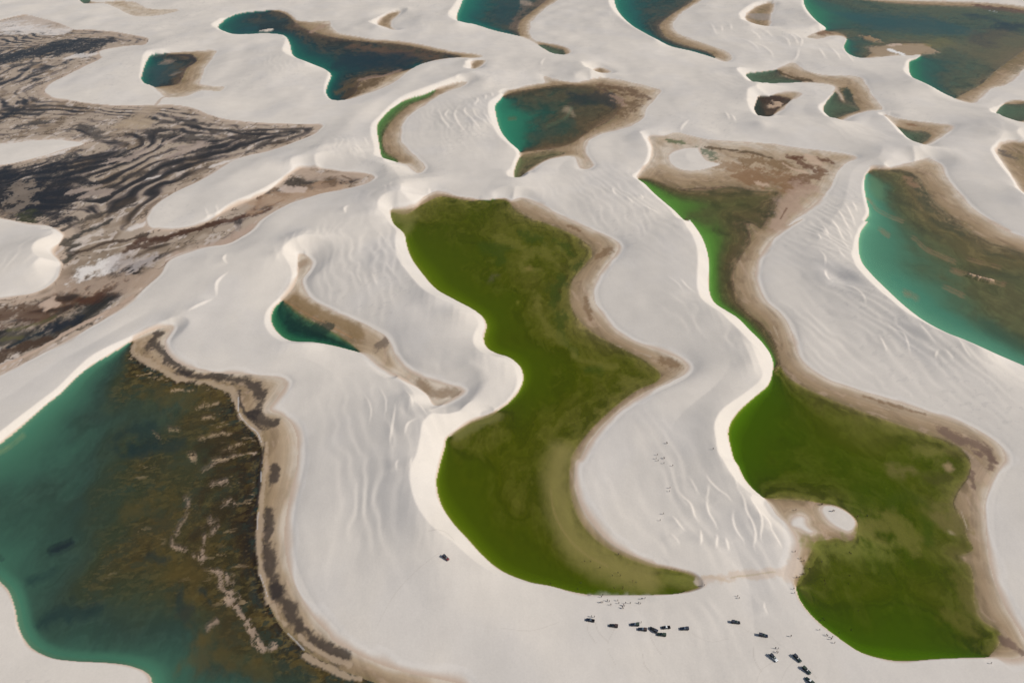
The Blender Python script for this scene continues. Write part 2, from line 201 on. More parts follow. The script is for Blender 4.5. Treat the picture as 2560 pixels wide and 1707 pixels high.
# small secondary slip faces on the dune backs: (lee height in metres, line)
RIDGE = [(1.0, T(9, p)) for p in ([(90,265),(130,320),(180,370),(205,440),(235,480),(240,505)],[(275,175),(300,230),(360,290),(420,330),(460,380)],[(300,320),(285,370),(300,430),(340,490),(365,545)],[(245,520),(248,580),(250,635)],[(360,550),(350,600),(352,655)],[(410,570),(420,620),(440,670)],[(460,400),(455,470),(480,540),(530,600),(540,640)],[(470,265),(520,340),(540,420),(580,490),(605,560),(600,640),(630,700)],[(530,300),(590,370),(630,440),(645,500),(640,570),(665,640)],[(700,510),(740,580),(790,650)],[(60,430),(110,500),(155,540)],[(640,420),(690,480),(720,540)])] + \
 [(0.5, T(9, p)) for p in ([(40,540),(90,590),(115,630)],[(160,180),(200,250),(240,320)],[(300,240),(290,300),(280,360)],[(440,180),(470,240),(490,300)],[(670,985),(668,1030),(700,1085)])] + \
 [(0.9, T(5, p)) for p in ([(420,1180),(400,1300),(385,1400),(380,1470),(400,1510)],[(470,1090),(520,1180),(525,1250)],[(560,1180),(585,1240),(630,1310)],[(585,1310),(495,1345),(480,1400),(490,1430)])] + \
 [(0.7, T(8, p)) for p in ([(440,110),(418,150),(425,200)],[(525,95),(512,150),(510,190)])] + \
 [(0.5, T(5, p)) for p in ([(280,50),(340,120),(360,180)],[(360,280),(370,320),(410,360)],[(150,330),(200,420)],[(250,330),(300,440)],[(2170,340),(2260,420),(2300,480)],[(200,1100),(250,1220),(240,1350)],[(300,1050),(350,1180),(340,1320)])] + \
 [(1.6, T(2, p)) for p in ([(765,700),(738,740),(760,770)],[(830,675),(800,740),(820,800),(880,870),(920,890)],[(870,715),(880,740),(920,790),(960,840),(975,870)],[(915,690),(940,760),(1000,800),(1060,850)],[(945,615),(950,650),(925,690)],[(1005,600),(1000,650)],[(1040,590),(1050,620)],[(990,740),(1030,800),(1060,835)],[(880,690),(862,720),(890,770)],[(690,690),(720,770),(790,860)],[(110,1335),(80,1360),(90,1390)],[(1400,365),(1368,400),(1372,425)],[(1830,1210),(1840,1250),(1870,1270)],[(1920,1280),(1970,1330)],[(2010,1260),(2035,1295)],[(2030,1340),(2140,1400)],[(635,1205),(630,1225),(650,1250)])] + \
 [(0.9, T(6, p)) for p in ([(1000,180),(1045,240),(1050,310)],[(1140,170),(1150,210),(1190,260)],[(1140,420),(1230,460),(1290,510),(1320,580)],[(1420,650),(1500,720),(1560,750),(1600,830),(1620,890)],[(1640,690),(1700,760),(1780,830)],[(1820,850),(1860,890),(1900,920)],[(1900,800),(1960,880),(2030,940)],[(1790,855),(1770,880),(1777,905)],[(1380,470),(1500,575),(1600,660),(1650,700)],[(1010,20),(1060,80),(1110,130)],[(1080,10),(1150,70),(1200,140)],[(1170,20),(1220,70),(1240,120)],[(1150,100),(1190,150),(1220,190)],[(1400,730),(1440,800),(1470,860)],[(100,370),(150,440),(220,490)])] + \
 [(1.3, T(3, p)) for p in ([(1130,1330),(1180,1420),(1230,1500)],[(1180,1300),(1230,1390),(1260,1460)],[(1090,1400),(1140,1480),(1180,1560)],[(1040,1450),(1080,1530)],[(1230,1290),(1270,1370)],[(1000,1500),(1030,1560)])] + \
 [(1.8, T(3, p)) for p in ([(370,170),(385,205)],[(430,165),(440,195)],[(520,190),(600,220),(640,260)],[(560,170),(660,200),(730,250)],[(450,230),(560,270),(640,330)],[(700,210),(800,250),(830,310)],[(760,200),(850,240),(880,300)],[(830,200),(900,250),(890,310)],[(300,150),(350,230)],[(600,270),(700,330),(720,370)],[(880,300),(870,360),(830,400)],[(1080,280),(1130,340),(1160,400)],[(1150,270),(1210,350),(1250,420)],[(1010,300),(1060,380)],[(440,740),(470,790)],[(400,720),(430,780)],[(175,765),(120,810),(110,840)])] + \
 [(1.8, T(4, p)) for p in ([(1480,205),(1455,250),(1490,282)],[(1500,320),(1410,395),(1404,440),(1415,488)],[(1400,492),(1300,535),(1200,590)])] + \
 [(2.0, T(6, [(1060,320),(1048,350),(1070,390),(1115,412)]))] + \
 [(0.9, T(2, p)) for p in ([(200,880),(240,950)],[(150,940),(210,1010)],[(130,960),(180,1010)])] + [(0.7, T(1, p)) for p in ([(2270,1340),(2245,1360),(2260,1390)],[(1330,1330),(1360,1400)],[(1400,1310),(1430,1390)])]
# ------------------------------------------------------------------ the ground sheet: a fan of rows that thin out towards the horizon
APEX = 247.0
def row_y(v):                                # ground distance of a frame row
    d = PITCH + np.arctan((v - 784) / FOC); return CAM_H / np.tan(d)
near = np.linspace(-100, 150, 24)[:-1]
mid = row_y(np.linspace(1640, -25, 930)); mid = mid[mid > 150]
far = np.geomspace(mid[-1] * 1.02, 45000, 40)
YS = np.r_[near, mid, far]
core = np.linspace(-0.75, 0.75, 1100); side = np.geomspace(0.752, 4.0, 26)
US = np.r_[-side[::-1], core, side]
NR, NC = len(YS), len(US)
YC = YS + APEX
GX = (YC[:, None] * US[None, :]).astype(np.float64); GY = np.repeat(YS[:, None], NC, 1)
def grid_index(x, y):
    fi = np.interp(y, YS, np.arange(NR)); fj = np.interp(x / (y + APEX), US, np.arange(NC)); return fi, fj
def sample(A, x, y):
    fi, fj = grid_index(np.asarray(x, float), np.asarray(y, float))
    i = np.clip(fi.astype(int), 0, NR - 2); j = np.clip(fj.astype(int), 0, NC - 2); a = fi - i; b = fj - j
    return (A[i, j] * (1 - b) + A[i, j + 1] * b) * (1 - a) + (A[i + 1, j] * (1 - b) + A[i + 1, j + 1] * b) * a
def fill(poly, ys, xrow):
    """inside test for rows of constant y; xrow(i) gives the x of row i"""
    m = np.zeros((len(ys), len(xrow(0))), bool); q = np.roll(poly, -1, 0)
    for i in np.nonzero((ys >= poly[:, 1].min()) & (ys <= poly[:, 1].max()))[0]:
        y = ys[i]; c = (poly[:, 1] > y) != (q[:, 1] > y)
        if not c.any(): continue
        a, b = poly[c], q[c]
        xs = np.sort(a[:, 0] + (y - a[:, 1]) / (b[:, 1] - a[:, 1]) * (b[:, 0] - a[:, 0]))
        m[i] = np.searchsorted(xs, xrow(i)) % 2 == 1
    return m
def segs(poly, closed=True):
    return np.hstack([poly, np.roll(poly, -1, 0)]) if closed else np.hstack([poly[:-1], poly[1:]])
def seg_dist(px, py, S, idx):
    s = S[idx]; ax, ay = s[..., 0], s[..., 1]; dx, dy = s[..., 2] - ax, s[..., 3] - ay
    t = np.clip(((px - ax) * dx + (py - ay) * dy) / np.maximum(dx * dx + dy * dy, 1e-9), 0, 1)
    return np.hypot(px - ax - t * dx, py - ay - t * dy)
def nearest(S):
    """distance from every grid point to the nearest of the segments S (jump flooding on half the grid, then refined)"""
    S = S.astype(np.float64); hx, hy = GX[::2, ::2], GY[::2, ::2]; n, m = hx.shape
    idx = np.full((n, m), -1, np.int32)
    fi, fj = grid_index((S[:, 0] + S[:, 2]) / 2, (S[:, 1] + S[:, 3]) / 2)
    idx[np.clip(np.rint(fi / 2).astype(int), 0, n - 1), np.clip(np.rint(fj / 2).astype(int), 0, m - 1)] = np.arange(len(S))
    d = np.where(idx >= 0, seg_dist(hx, hy, S, idx), 1e9)
    for st in (512, 256, 128, 64, 32, 16, 8, 4, 2, 1, 1):
        for di in (-st, 0, st):
            for dj in (-st, 0, st):
                if (di == 0 and dj == 0) or abs(di) >= n or abs(dj) >= m: continue
                a0, a1 = max(0, di), min(n, n + di); b0, b1 = max(0, dj), min(m, m + dj)
                c = idx[a0 - di:a1 - di, b0 - dj:b1 - dj]; ok = (c >= 0) & (c != idx[a0:a1, b0:b1])
                if not ok.any(): continue
                ii, jj = np.nonzero(ok); cc = c[ii, jj]; ii = ii + a0; jj = jj + b0
                nd = seg_dist(hx[ii, jj], hy[ii, jj], S, cc); be = nd < d[ii, jj]
                d[ii[be], jj[be]] = nd[be]; idx[ii[be], jj[be]] = cc[be]
    full = np.repeat(np.repeat(idx, 2, 0), 2, 1)[:NR, :NC]
    D = seg_dist(GX, GY, S, full)
    for k in (-1, 1):
        D = np.minimum(D, seg_dist(GX, GY, S, (full + k) % len(S)))
    for ax, sh in ((0, 2), (0, -2), (1, 2), (1, -2)):
        D = np.minimum(D, seg_dist(GX, GY, S, np.roll(full, sh, ax)))
    return D.astype(np.float32)

def dense(p, closed=True): return unproject(spline(p, closed))
PW = {k: dense(v) for k, v in SHORE.items()}
IW = [dense(p) for p in ISLAND]
xr = lambda i: GX[i]
names = list(PW)
bid = np.full((NR, NC), -1, np.int16)
for b, k in enumerate(names): bid[fill(PW[k], YS, xr)] = b
for p in IW: bid[fill(p, YS, xr)] = -1
inP = bid >= 0
PS = np.vstack([segs(p) for p in list(PW.values()) + IW])
dP = nearest(PS)
WW = [(names.index(b), look, dense(p)) for b, look, p in WATER]
wid = np.full((NR, NC), -1, np.int16)
for w, (b, look, p) in enumerate(WW): wid[fill(p, YS, xr) & (bid == b)] = w
inW = wid >= 0
WS = np.vstack([segs(p) for _, _, p in WW]); wm = (WS[:, :2] + WS[:, 2:]) / 2
sP = np.where(inP, -dP, dP)                                 # signed: negative in the lows
beach = sample(sP, wm[:, 0], wm[:, 1]) < -0.8
dB = nearest(WS[beach])
pm = (PS[:, :2] + PS[:, 2:]) / 2
wet_f = inW.astype(np.float32)
# a stretch of rim whose inner side is at once under water is a dune's foot
e = PS[:, 2:] - PS[:, :2]; nrm = np.stack([-e[:, 1], e[:, 0]], 1) / np.maximum(np.hypot(*e.T), 1e-6)[:, None]
lee = np.zeros(len(PS), bool)
for sg in (-1, 1):
    q = pm + nrm * sg * 2.0
    lee |= sample(wet_f, q[:, 0], q[:, 1]) > 0.4
dL = nearest(PS[lee])

# ------------------------------------------------------------------ dune crests and dune backs
TAN = math.tan(math.radians(28.5)); RIM = 0.5
def brute(p, S):
    out = np.empty(len(p))
    for i in range(0, len(p), 64):
        c = p[i:i + 64]; out[i:i + 64] = seg_dist(c[:, None, 0], c[:, None, 1], S, np.arange(len(S))[None, :]).min(1)
    return out
cx, ch, cs = [], [], []
for c in CREST:
    px = spline(c, False, 6.0); z = np.full(len(px), 3.0)
    for _ in range(9):
        w = np.array([unproject(p, zz)[0] for p, zz in zip(px, z)])
        z = 0.45 * z + 0.55 * np.clip(RIM + TAN * brute(w, PS), 0.6, 13)
    k = np.ones(5) / 5; zs = np.convolve(np.pad(z, 2, 'edge'), k, 'valid')
    cx.append(w); ch.append(zs); cs.append((zs - RIM) / TAN)
cl = cx; cx = np.vstack(cx); ch = np.concatenate(ch); cs = np.concatenate(cs)
foot = np.zeros(len(PS), bool)                              # dry stretches of rim below a slip face
for i in range(0, len(PS), 256):
    dd = np.hypot(pm[i:i + 256, 0, None] - cx[None, :, 0], pm[i:i + 256, 1, None] - cx[None, :, 1])
    foot[i:i + 256] = (dd < np.maximum(cs * 1.6, 4)[None, :]).any(1)
dF = nearest(PS[~(lee | foot)])                             # flat shores
CS = np.vstack([np.hstack([a_[:-1], a_[1:]]) for a_ in cl])
dC = nearest(CS)
H = 6.0
cxs = np.arange(-2400, 2400.1, H); cys = np.arange(60, 3600, H)
CX, CY = np.meshgrid(cxs, cys)
cP = sample(dP, CX, CY); cin = np.zeros(CX.shape, bool)
for p in PW.values(): cin |= fill(p, cys, lambda i: cxs)
for p in IW: cin &= ~fill(p, cys, lambda i: cxs)
fix = cin.copy(); val = np.full(CX.shape, RIM)
best = np.full(CX.shape, 1e9)
for (x, y), h, s in zip(cx, ch, cs):
    R = s + 11
    j0, j1 = np.searchsorted(cxs, (x - R, x + R)); i0, i1 = np.searchsorted(cys, (y - R, y + R))
    dd = np.hypot(CX[i0:i1, j0:j1] - x, CY[i0:i1, j0:j1] - y)
    ok = (dd < R) & (dd < best[i0:i1, j0:j1]) & (cin[i0:i1, j0:j1] | (cP[i0:i1, j0:j1] < s * 0.9) | (dd < 4.5))
    sub = val[i0:i1, j0:j1]; sub[ok] = h; best[i0:i1, j0:j1][ok] = dd[ok]; fix[i0:i1, j0:j1] |= ok
zinf = 5.0 + 7 * sstep(0.3, 0.8, fbm(CX / 260, CY / 260, 5, 3)); lam = 110.0
z = np.where(fix, val, zinf * 0.6)
kk = 4 + (H / lam) ** 2
par = (np.add.outer(np.arange(z.shape[0]), np.arange(z.shape[1])) % 2).astype(bool)
for it in range(260):
    n = np.pad(z, 1, 'edge')
    upd = (n[:-2, 1:-1] + n[2:, 1:-1] + n[1:-1, :-2] + n[1:-1, 2:] + zinf * (H / lam) ** 2) / kk
    m = (~fix) & (par if it % 2 else ~par)
    z[m] += 1.6 * (upd[m] - z[m])
def blur(a, n):
    for _ in range(n):
        p = np.pad(a, 1, 'edge'); a = (p[:-2, 1:-1] + p[2:, 1:-1] + p[1:-1, :-2] + p[1:-1, 2:] + 2 * a) / 6
    return a
z = blur(z, 2)
fi = np.clip((GY - cys[0]) / H, 0, len(cys) - 1.001); fj = np.clip((GX - cxs[0]) / H, 0, len(cxs) - 1.001)
i = fi.astype(int); j = fj.astype(int); a = fi - i; b = fj - j
st = (z[i, j] * (1 - b) + z[i, j + 1] * b) * (1 - a) + (z[i + 1, j] * (1 - b) + z[i + 1, j + 1] * b) * a
del i, j, a, b, fi, fj
off = (GX < cxs[0]) | (GX > cxs[-1]) | (GY > cys[-1])
st = np.where(off, 6 + 0 * st, st)
# soft undulation of the wind-worked backs
open_ = sstep(4, 45, np.where(inP, 0, dP))
und = (fbm(GX / 90, GY / 140, 11, 2) - 0.5) * 6.0 + (fbm(GX / 45, GY / 75, 13, 2) - 0.5) * 1.0 + (fbm(GX / 17, GY / 30, 23, 2) - 0.5) * 0.35
st = st + und * open_ * (YS < 6000)[:, None]
# trains of small lee steps where the sand is restless
rmask = sstep(0.50, 0.68, fbm(GX / 120 + 9, GY / 120, 31, 2)) * sstep(5, 9, st) * sstep(3, 20, np.where(inP, 0, dP)) * (YS < 3200)[:, None]
ph = GX / 15 + 0.35 * GY / 15 + 3.2 * fbm(GX / 40, GY / 60, 37, 3)
fr = ph - np.floor(ph)
st = st + rmask * 0.22 * np.where(fr < 0.7, sstep(0, .7, fr), sstep(1, .7, fr))
cap = RIM + 0.05 * dF + (0.15 + 0.28 * np.exp(-dC / 30)) * np.maximum(dF - 5, 0)   # the backs rise gently from the flat shores
def smin(a, b, k):
    h_ = np.clip(0.5 + 0.5 * (b - a) / k, 0, 1); return b + (a - b) * h_ - k * h_ * (1 - h_)
st = np.where(dF < 130, smin(st, cap, 3.5 * sstep(0, 40, dF) * sstep(6, 30, dC) + 0.2), st)
Z = np.minimum(st, RIM + TAN * dP)
Zs = Z.copy()
def boxes(p, R):
    for k in range(len(p) - 1):
        (x0, y0), (x1, y1) = p[k], p[k + 1]
        i0, i1 = np.searchsorted(YS, (min(y0, y1) - R, max(y0, y1) + R)); i1 = max(i1, i0 + 1)
        yc = YC[i0:i1]
        if not len(yc): continue
        lo = min(((min(x0, x1) - R) / yc).min(), ((min(x0, x1) - R) / yc).max()); hi = ((max(x0, x1) + R) / yc).max()
        j0, j1 = np.searchsorted(US, (lo, hi))
        yield k, slice(i0, i1), slice(j0, max(j1, j0 + 1))
for h, line in RIDGE:
    h = h * 0.68
    w = unproject(spline(line, False, 4.0), 7.0); L = np.r_[0, np.cumsum(np.hypot(*(w[1:] - w[:-1]).T))]; L /= L[-1]
    R = 26.0; bd, bs, bt = {}, {}, {}
    i0, i1 = np.searchsorted(YS, (w[:, 1].min() - R, w[:, 1].max() + R)); yc = YC[i0:i1]
    if i1 <= i0: continue
    j0, j1 = np.searchsorted(US, (((w[:, 0].min() - R) / yc).min(), ((w[:, 0].max() + R) / yc).max()))
    gx, gy = GX[i0:i1, j0:j1], GY[i0:i1, j0:j1]
    D = np.full(gx.shape, 1e9); Sg = np.zeros(gx.shape); Tt = np.zeros(gx.shape)
    for k in range(len(w) - 1):
        ax, ay = w[k]; dx, dy = w[k + 1] - w[k]; ll = max(dx * dx + dy * dy, 1e-9)
        t = np.clip(((gx - ax) * dx + (gy - ay) * dy) / ll, 0, 1); ex, ey = gx - ax - t * dx, gy - ay - t * dy
        d = np.hypot(ex, ey); nx, ny = (-dy, dx) if -dy > 0 else (dy, -dx)
        be = d < D; D[be] = d[be]; Sg[be] = np.sign(ex * nx + ey * ny)[be]; Tt[be] = (L[k] + t * (L[k + 1] - L[k]))[be]
    tap = np.minimum(sstep(-.02, 0.4, Tt), sstep(1.02, 0.6, Tt))
    hh = h * tap; s = Sg * D
    prof = np.where(s < 0, hh * np.exp(s / (5 + 4 * h)), hh * np.clip(1 - s / (1.55 * np.maximum(hh, 0.05)), 0, 1)) * sstep(R, R * 0.6, D)
    Z[i0:i1, j0:j1] += np.where(inP[i0:i1, j0:j1], 0, prof * sstep(0, 6, dP[i0:i1, j0:j1]))
rp = np.zeros_like(Z)
for t_, c_, wx_, wy_ in ((9, (420, 460), 95, 75), (9, (150, 470), 60, 70), (2, (880, 760), 85, 130), (6, (1120, 150), 60, 90), (6, (1600, 780), 110, 80), (3, (700, 250), 190, 230), (3, (1150, 1420), 80, 120), (5, (450, 1350), 55, 80), (8, (350, 250), 50, 60), (5, (300, 250), 70, 110), (2, (1950, 1300), 90, 120)):
    w0 = unproject(T(t_, [c_]), 6.0)[0]
    rp = np.maximum(rp, np.exp(-((GX - w0[0]) / wx_) ** 2 - ((GY - w0[1]) / wy_) ** 2))
ph = GX / 12.5 + 0.3 * GY / 12.5 + 2.6 * fbm(GX / 32, GY / 55, 39, 3); fr = ph - np.floor(ph)
Z += np.where(inP, 0, rp * 0.30 * np.where(fr < 0.6, sstep(0, 0.6, fr), sstep(1, 0.6, fr)) * sstep(4, 14, dP) * (0.35 + 1.1 * fbm(GX / 25, GY / 40, 45, 2)))
# a wind-scooped hollow behind the right-hand lagoon's crest
hc = unproject(T(6, [(1125, 385)]), 6.0)[0]
ex, ey = GX - hc[0] - 3, GY - hc[1]
Z -= np.where(inP, 0, 3.2 * np.exp(-((ex + 0.3 * ey) / 11) ** 2 - (ey / 18) ** 2) * sstep(0, 8, dP))

# ------------------------------------------------------------------ floors of the lows, their colour, and the water
def ramp(t, stops):
    xs = [s[0] for s in stops]; cs = np.array([alb(*s[1]) for s in stops])
    return np.stack([np.interp(t, xs, cs[:, k]) for k in range(3)], -1)
LOOK = {   # visible tone from the dune's foot (0) to the beach (1); (mat tone, mat amount); water opacity
 'green':  ([(0,(98,112,22)),(.05,(74,92,4)),(.14,(62,75,0)),(.45,(62,70,1)),(.65,(74,76,18)),(.82,(94,90,38)),(.93,(114,106,58)),(1,(140,122,82))], ((112,106,50), .42), .55),
 'green2': ([(0,(96,118,14)),(.04,(70,102,1)),(.15,(56,78,0)),(.45,(56,70,1)),(.62,(68,75,12)),(.8,(92,90,36)),(.94,(118,108,62)),(1,(142,124,88))], ((108,106,50), .30), .58),
 'lime':   ([(0,(92,132,62)),(.12,(80,124,48)),(.35,(74,104,44)),(.5,(78,84,46)),(.7,(92,84,52)),(.9,(110,94,66)),(1,(130,108,84))], ((58,62,36), .55), .45),
 'teal':   ([(0,(70,132,100)),(.05,(44,118,90)),(.25,(40,100,78)),(.42,(38,72,60)),(.58,(58,64,48)),(.78,(90,76,52)),(1,(128,104,78))], ((92,76,52), .6), .38),
 'rightteal': ([(0,(98,150,118)),(.05,(82,134,108)),(.2,(70,114,92)),(.34,(70,92,70)),(.48,(82,86,58)),(.7,(102,92,60)),(1,(128,112,84))], ((70,66,46), .8), .36),
 'topteal': ([(0,(64,124,90)),(.06,(42,110,80)),(.22,(44,84,72)),(.45,(54,74,64)),(.7,(74,84,66)),(1,(112,100,74))], ((88,80,56), .6), .38),
 'deepteal': ([(0,(60,124,100)),(.06,(26,102,84)),(.25,(24,78,72)),(.5,(30,62,58)),(.72,(58,64,54)),(.9,(92,80,62)),(1,(130,110,90))], ((84,72,54), .65), .36),
 'dark':   ([(0,(44,112,90)),(.05,(22,86,72)),(.2,(24,64,60)),(.45,(30,50,50)),(.66,(48,50,42)),(.85,(80,64,46)),(1,(118,94,74))], ((88,72,48), .75), .3),
 'leaf':   ([(0,(96,124,70)),(.1,(76,114,58)),(.6,(84,106,56)),(1,(112,104,68))], ((70,92,46), .4), .45),
 'forest': ([(0,(70,120,84)),(.08,(44,100,68)),(.3,(26,62,50)),(.6,(28,52,44)),(.85,(62,84,60)),(1,(100,104,66))], ((40,84,62), .4), .5),
 'olive':  ([(0,(100,108,72)),(.4,(92,92,60)),(1,(116,102,76))], ((120,104,74), .4), .35),
 'pond':   ([(0,(84,104,82)),(.2,(74,92,70)),(.7,(82,88,66)),(1,(104,94,72))], ((60,64,48), .35), .45),
 'brownpond': ([(0,(40,52,40)),(.3,(62,54,40)),(.7,(92,70,50)),(1,(120,98,76))], ((40,34,26), .5), .35),
 'big':    ([(0,(76,112,88)),(.04,(64,110,88)),(.16,(62,102,82)),(.30,(54,84,70)),(.46,(50,68,58)),(.6,(56,62,44)),(.72,(64,58,35)),(.84,(58,49,30)),(.92,(52,42,28)),(1,(50,40,28))], ((34,48,48), .45), .42),
}
ALB = np.empty((NR, NC, 3), np.float32); ROUGH = np.full((NR, NC), 0.95, np.float32)
n1 = fbm(GX / 90, GY / 90, 41, 3)[..., None]
sandA, sandB = alb(200, 192, 181), alb(192, 185, 176)
ALB[:] = sandA * n1 + sandB * (1 - n1)
fk = sstep(0.64, 0.74, fbm((GX + GY * 0.4) / 7, (GY - GX * 0.5) / 5, 43, 4, 0.6)) * sstep(0.52, 0.66, fbm(GX / 130, GY / 160, 47, 2)) * sstep(6, 14, np.where(inP, 0, dP)) * (YS < 3300)[:, None]
ALB[:] = ALB * (1 - 0.17 * fk[..., None]) + alb(140, 138, 136) * 0.17 * fk[..., None]
gm = (sstep(0.45, 0.75, fbm(GX / 45 + 7, GY / 70, 49, 3)) * 0.22)[..., None]
ALB[:] = ALB * (1 - gm) + alb(184, 180, 177) * gm
OPA = np.zeros((NR, NC), np.float32); WCOL = np.zeros((NR, NC, 3), np.float32)

# moist beaches
I = np.nonzero(inP & ~inW); x, y = GX[I], GY[I]; p_, b_, l_ = dP[I], dB[I], dL[I]
hasW = np.isin(bid[I], [w[0] for w in WW])
f = np.where(hasW, b_ / np.maximum(b_ + p_, 0.1), np.exp(-p_ / 9.0))
f = np.clip(f + (fbm(x / 14, y / 22, 51, 3) - 0.5) * 0.35, 0, 1)
c = ramp(f, [(0, (122, 107, 78)), (.12, (134, 115, 88)), (.4, (147, 126, 100)), (.75, (163, 144, 120)), (1, (186, 173, 156))])
stn = fbm((x + 0.3 * y) / 9, (y - 0.3 * x) / 26 + p_ / 9, 57, 4)
k = (sstep(0.52, 0.72, stn) * 0.42 * (1 - 0.6 * f))[:, None]
c = c * (1 - k) + alb(98, 82, 62) * k
k = (sstep(0.60, 0.78, fbm(x / 6, y / 12 + b_ / 5, 58, 3)) * 0.35)[:, None]
c = c * (1 - k) + alb(176, 152, 132) * k
k = ((fbm(p_ / 1.6, (x + y) / 60, 59, 3) - 0.5) * 0.34)[:, None]; c = c * (1 + k)
ALB[I] = c; ROUGH[I] = 0.75
Z[I] = np.where(hasW, RIM * b_ / np.maximum(b_ + p_, 0.1) + (fbm(x / 6, y / 11, 171, 3) - 0.5) * 0.5 * np.exp(-b_ / 5), RIM - 0.35 * (1 - np.exp(-p_ / 8)))
# under water
for w, (b, look, p) in enumerate(WW):
    I = np.nonzero(wid == w)
    if not len(I[0]): continue
    stops, (mat, amt), op = LOOK[look]
    x, y = GX[I], GY[I]; b_, l_, p_ = dB[I], np.minimum(dL[I], dP[I] * 1.0 + 0.0), dP[I]
    t0 = l_ / np.maximum(l_ + b_, 0.2)
    scl = 0.6 if look in ('green', 'green2', 'big') else 1.0
    warp = (fbm(x / (42 * scl), y / (60 * scl), 61 + w, 4) - 0.5)
    edge = sstep(0, 5, np.minimum(l_, b_))
    t = np.clip(t0 + warp * 0.42 * sstep(0.08, 0.4, t0) * edge, 0, 1)
    c = ramp(t, stops)
    # mats and streaks that follow the beach
    if look == 'big':
        w0 = unproject(T(7, [(350, 1150)]))[0]; t = np.clip(t + 0.30 * np.exp(-((x - w0[0]) / 95) ** 2 - ((y - w0[1]) / 95) ** 2) * sstep(1.5, 9, l_), 0, 1); c = ramp(t, stops)
        t0 = np.clip(t0 + 0.30 * np.exp(-((x - w0[0]) / 95) ** 2 - ((y - w0[1]) / 95) ** 2) * sstep(1.5, 9, l_), 0, 1)
    sw = fbm(t0 * 11 + warp * 5, (x - y) / (90 * scl) + warp * 2, 77 + w, 4, 0.6)
    k = (sstep(0.50, 0.64, sw) * min(amt + .12, .85) * sstep(0.32, 0.6, t) * sstep(0.0, 4, b_))[:, None]
    c = c * (1 - k) + alb(*mat) * k
    k = (sstep(0.50, 0.36, sw) * 0.48 * sstep(0.25, 0.5, t))[:, None]; c = c * (1 - k)
    s1 = fbm((x * 0.8 + y * 0.2) / (16 * scl) + warp * 2, (y * 0.8 - x * 0.3) / (34 * scl) + b_ / (16 * scl), 71 + w, 5, 0.58)
    k = (sstep(0.50, 0.62, s1) * amt * sstep(0.22, 0.5, t) * sstep(0.0, 4, b_))[:, None]
    c = c * (1 - k) + alb(*mat) * k
    s2 = fbm(x / (7 * scl), y / (15 * scl), 83 + w, 4, 0.6)
    s4 = fbm((x + .3 * y) / (3.2 * scl), (y - .2 * x) / (6 * scl), 89 + w, 3, 0.6)
    c = c * (1 + ((s2 - 0.5) * 0.8 + (s4 - 0.5) * 0.5)[:, None] * sstep(0.1, 0.5, t)[:, None]) if look not in ('green', 'green2') else c * (1 + ((s2 - 0.5) * 0.8 + (s4 - 0.5) * 0.45) [:, None] * sstep(0.05, 0.5, t)[:, None]) * (1 + ((s1 - 0.5) * 0.5 * sstep(0.15, 0.6, t))[:, None])
    if look == 'big':
        s3 = fbm(x / 13 + y / 40, y / 8 - x / 30, 97, 5, 0.6)
        k = (sstep(0.56, 0.62, s3) * 0.5 * sstep(0.55, 0.7, t) * sstep(0.97, 0.9, t))[:, None]; c = c * (1 - k) + alb(104, 84, 40) * k
        k = (sstep(0.54, 0.62, fbm((x + .4 * y) / 4.5, (y - .3 * x) / 2.6, 99, 5, 0.65)) * 0.55 * sstep(0.5, 0.68, t))[:, None]; c = c * (1 - k) + alb(112, 98, 60) * k
        k = (sstep(0.55, 0.62, fbm(x / 3.6, y / 3, 101, 4, 0.65)) * 0.5 * sstep(0.55, 0.75, t))[:, None]; c = c * (1 - k) + alb(34, 30, 24) * k
        k = (sstep(0.60, 0.64, fbm(x / 10 - y / 50, y / 7, 103, 5, 0.62)) * 0.75 * sstep(0.48, 0.62, t))[:, None]; c = c * (1 - k) + alb(36, 54, 50) * k
        k = (sstep(0.665, 0.70, fbm(x / 11, y / 4.5, 107, 5, 0.62)) * 0.9 * sstep(0.68, 0.74, t) * sstep(0.95, 0.9, t))[:, None]; c = c * (1 - k) + alb(160, 138, 108) * k
    ALB[I] = c; ROUGH[I] = 0.8
    Z[I] = -3.2 * (1 - np.exp(-np.minimum(b_ / 26, l_ / 4.5))) - 0.02 + (fbm(x / 6, y / 11, 171, 3) - 0.5) * 0.8 * np.exp(-b_ / 5) * sstep(0, 6, l_)
    OPA[I] = op * (1 - np.exp(-np.minimum(b_ / 14, l_ / 2.2)))
    WCOL[I] = ramp(np.clip(t0 + warp * 0.2 * sstep(0.08, 0.4, t0), 0, 1), stops) * (2 - op)   # light crosses the murk twice on its way to the floor and back
# the broad marsh: low ribs of mud between dark shallow pools, running parallel to its rim
MARSH = names.index('wet')
I = np.nonzero(bid == MARSH); x, y = GX[I], GY[I]; p_ = dP[I]
Y0 = sstep(520, 600, y); wv = fbm(x / 120, y / 170, 111, 4) - 0.5
ph = p_ / 24 + wv * 3.8 + 0.5 * (fbm(x / 18, y / 30, 113, 3) - 0.5)
rib = 0.5 + 0.5 * np.sin(ph * 2 * np.pi)
w0 = unproject(T(1, [(230, 1230)]))[0]
h = -0.34 * np.exp(-((x - w0[0] + 40) / 150) ** 2 - ((y - w0[1]) / 130) ** 2) + rib * 0.34 + 0.15 + 0.80 * (fbm(x / 55, y / 85, 117, 4, 0.55) - 0.5) + 0.62 * (fbm(p_ / 7 + wv * 14, (x + 0.6 * y) / 75 + wv * 4, 119, 4, 0.55) - 0.5) + 0.5 * np.exp(-p_ / 9) - 0.05
dry = sstep(0.0, 0.42, h)
c = ramp(dry, [(0, (60, 54, 50)), (.18, (82, 73, 66)), (.4, (114, 101, 91)), (.7, (140, 126, 112)), (1, (156, 141, 125))])
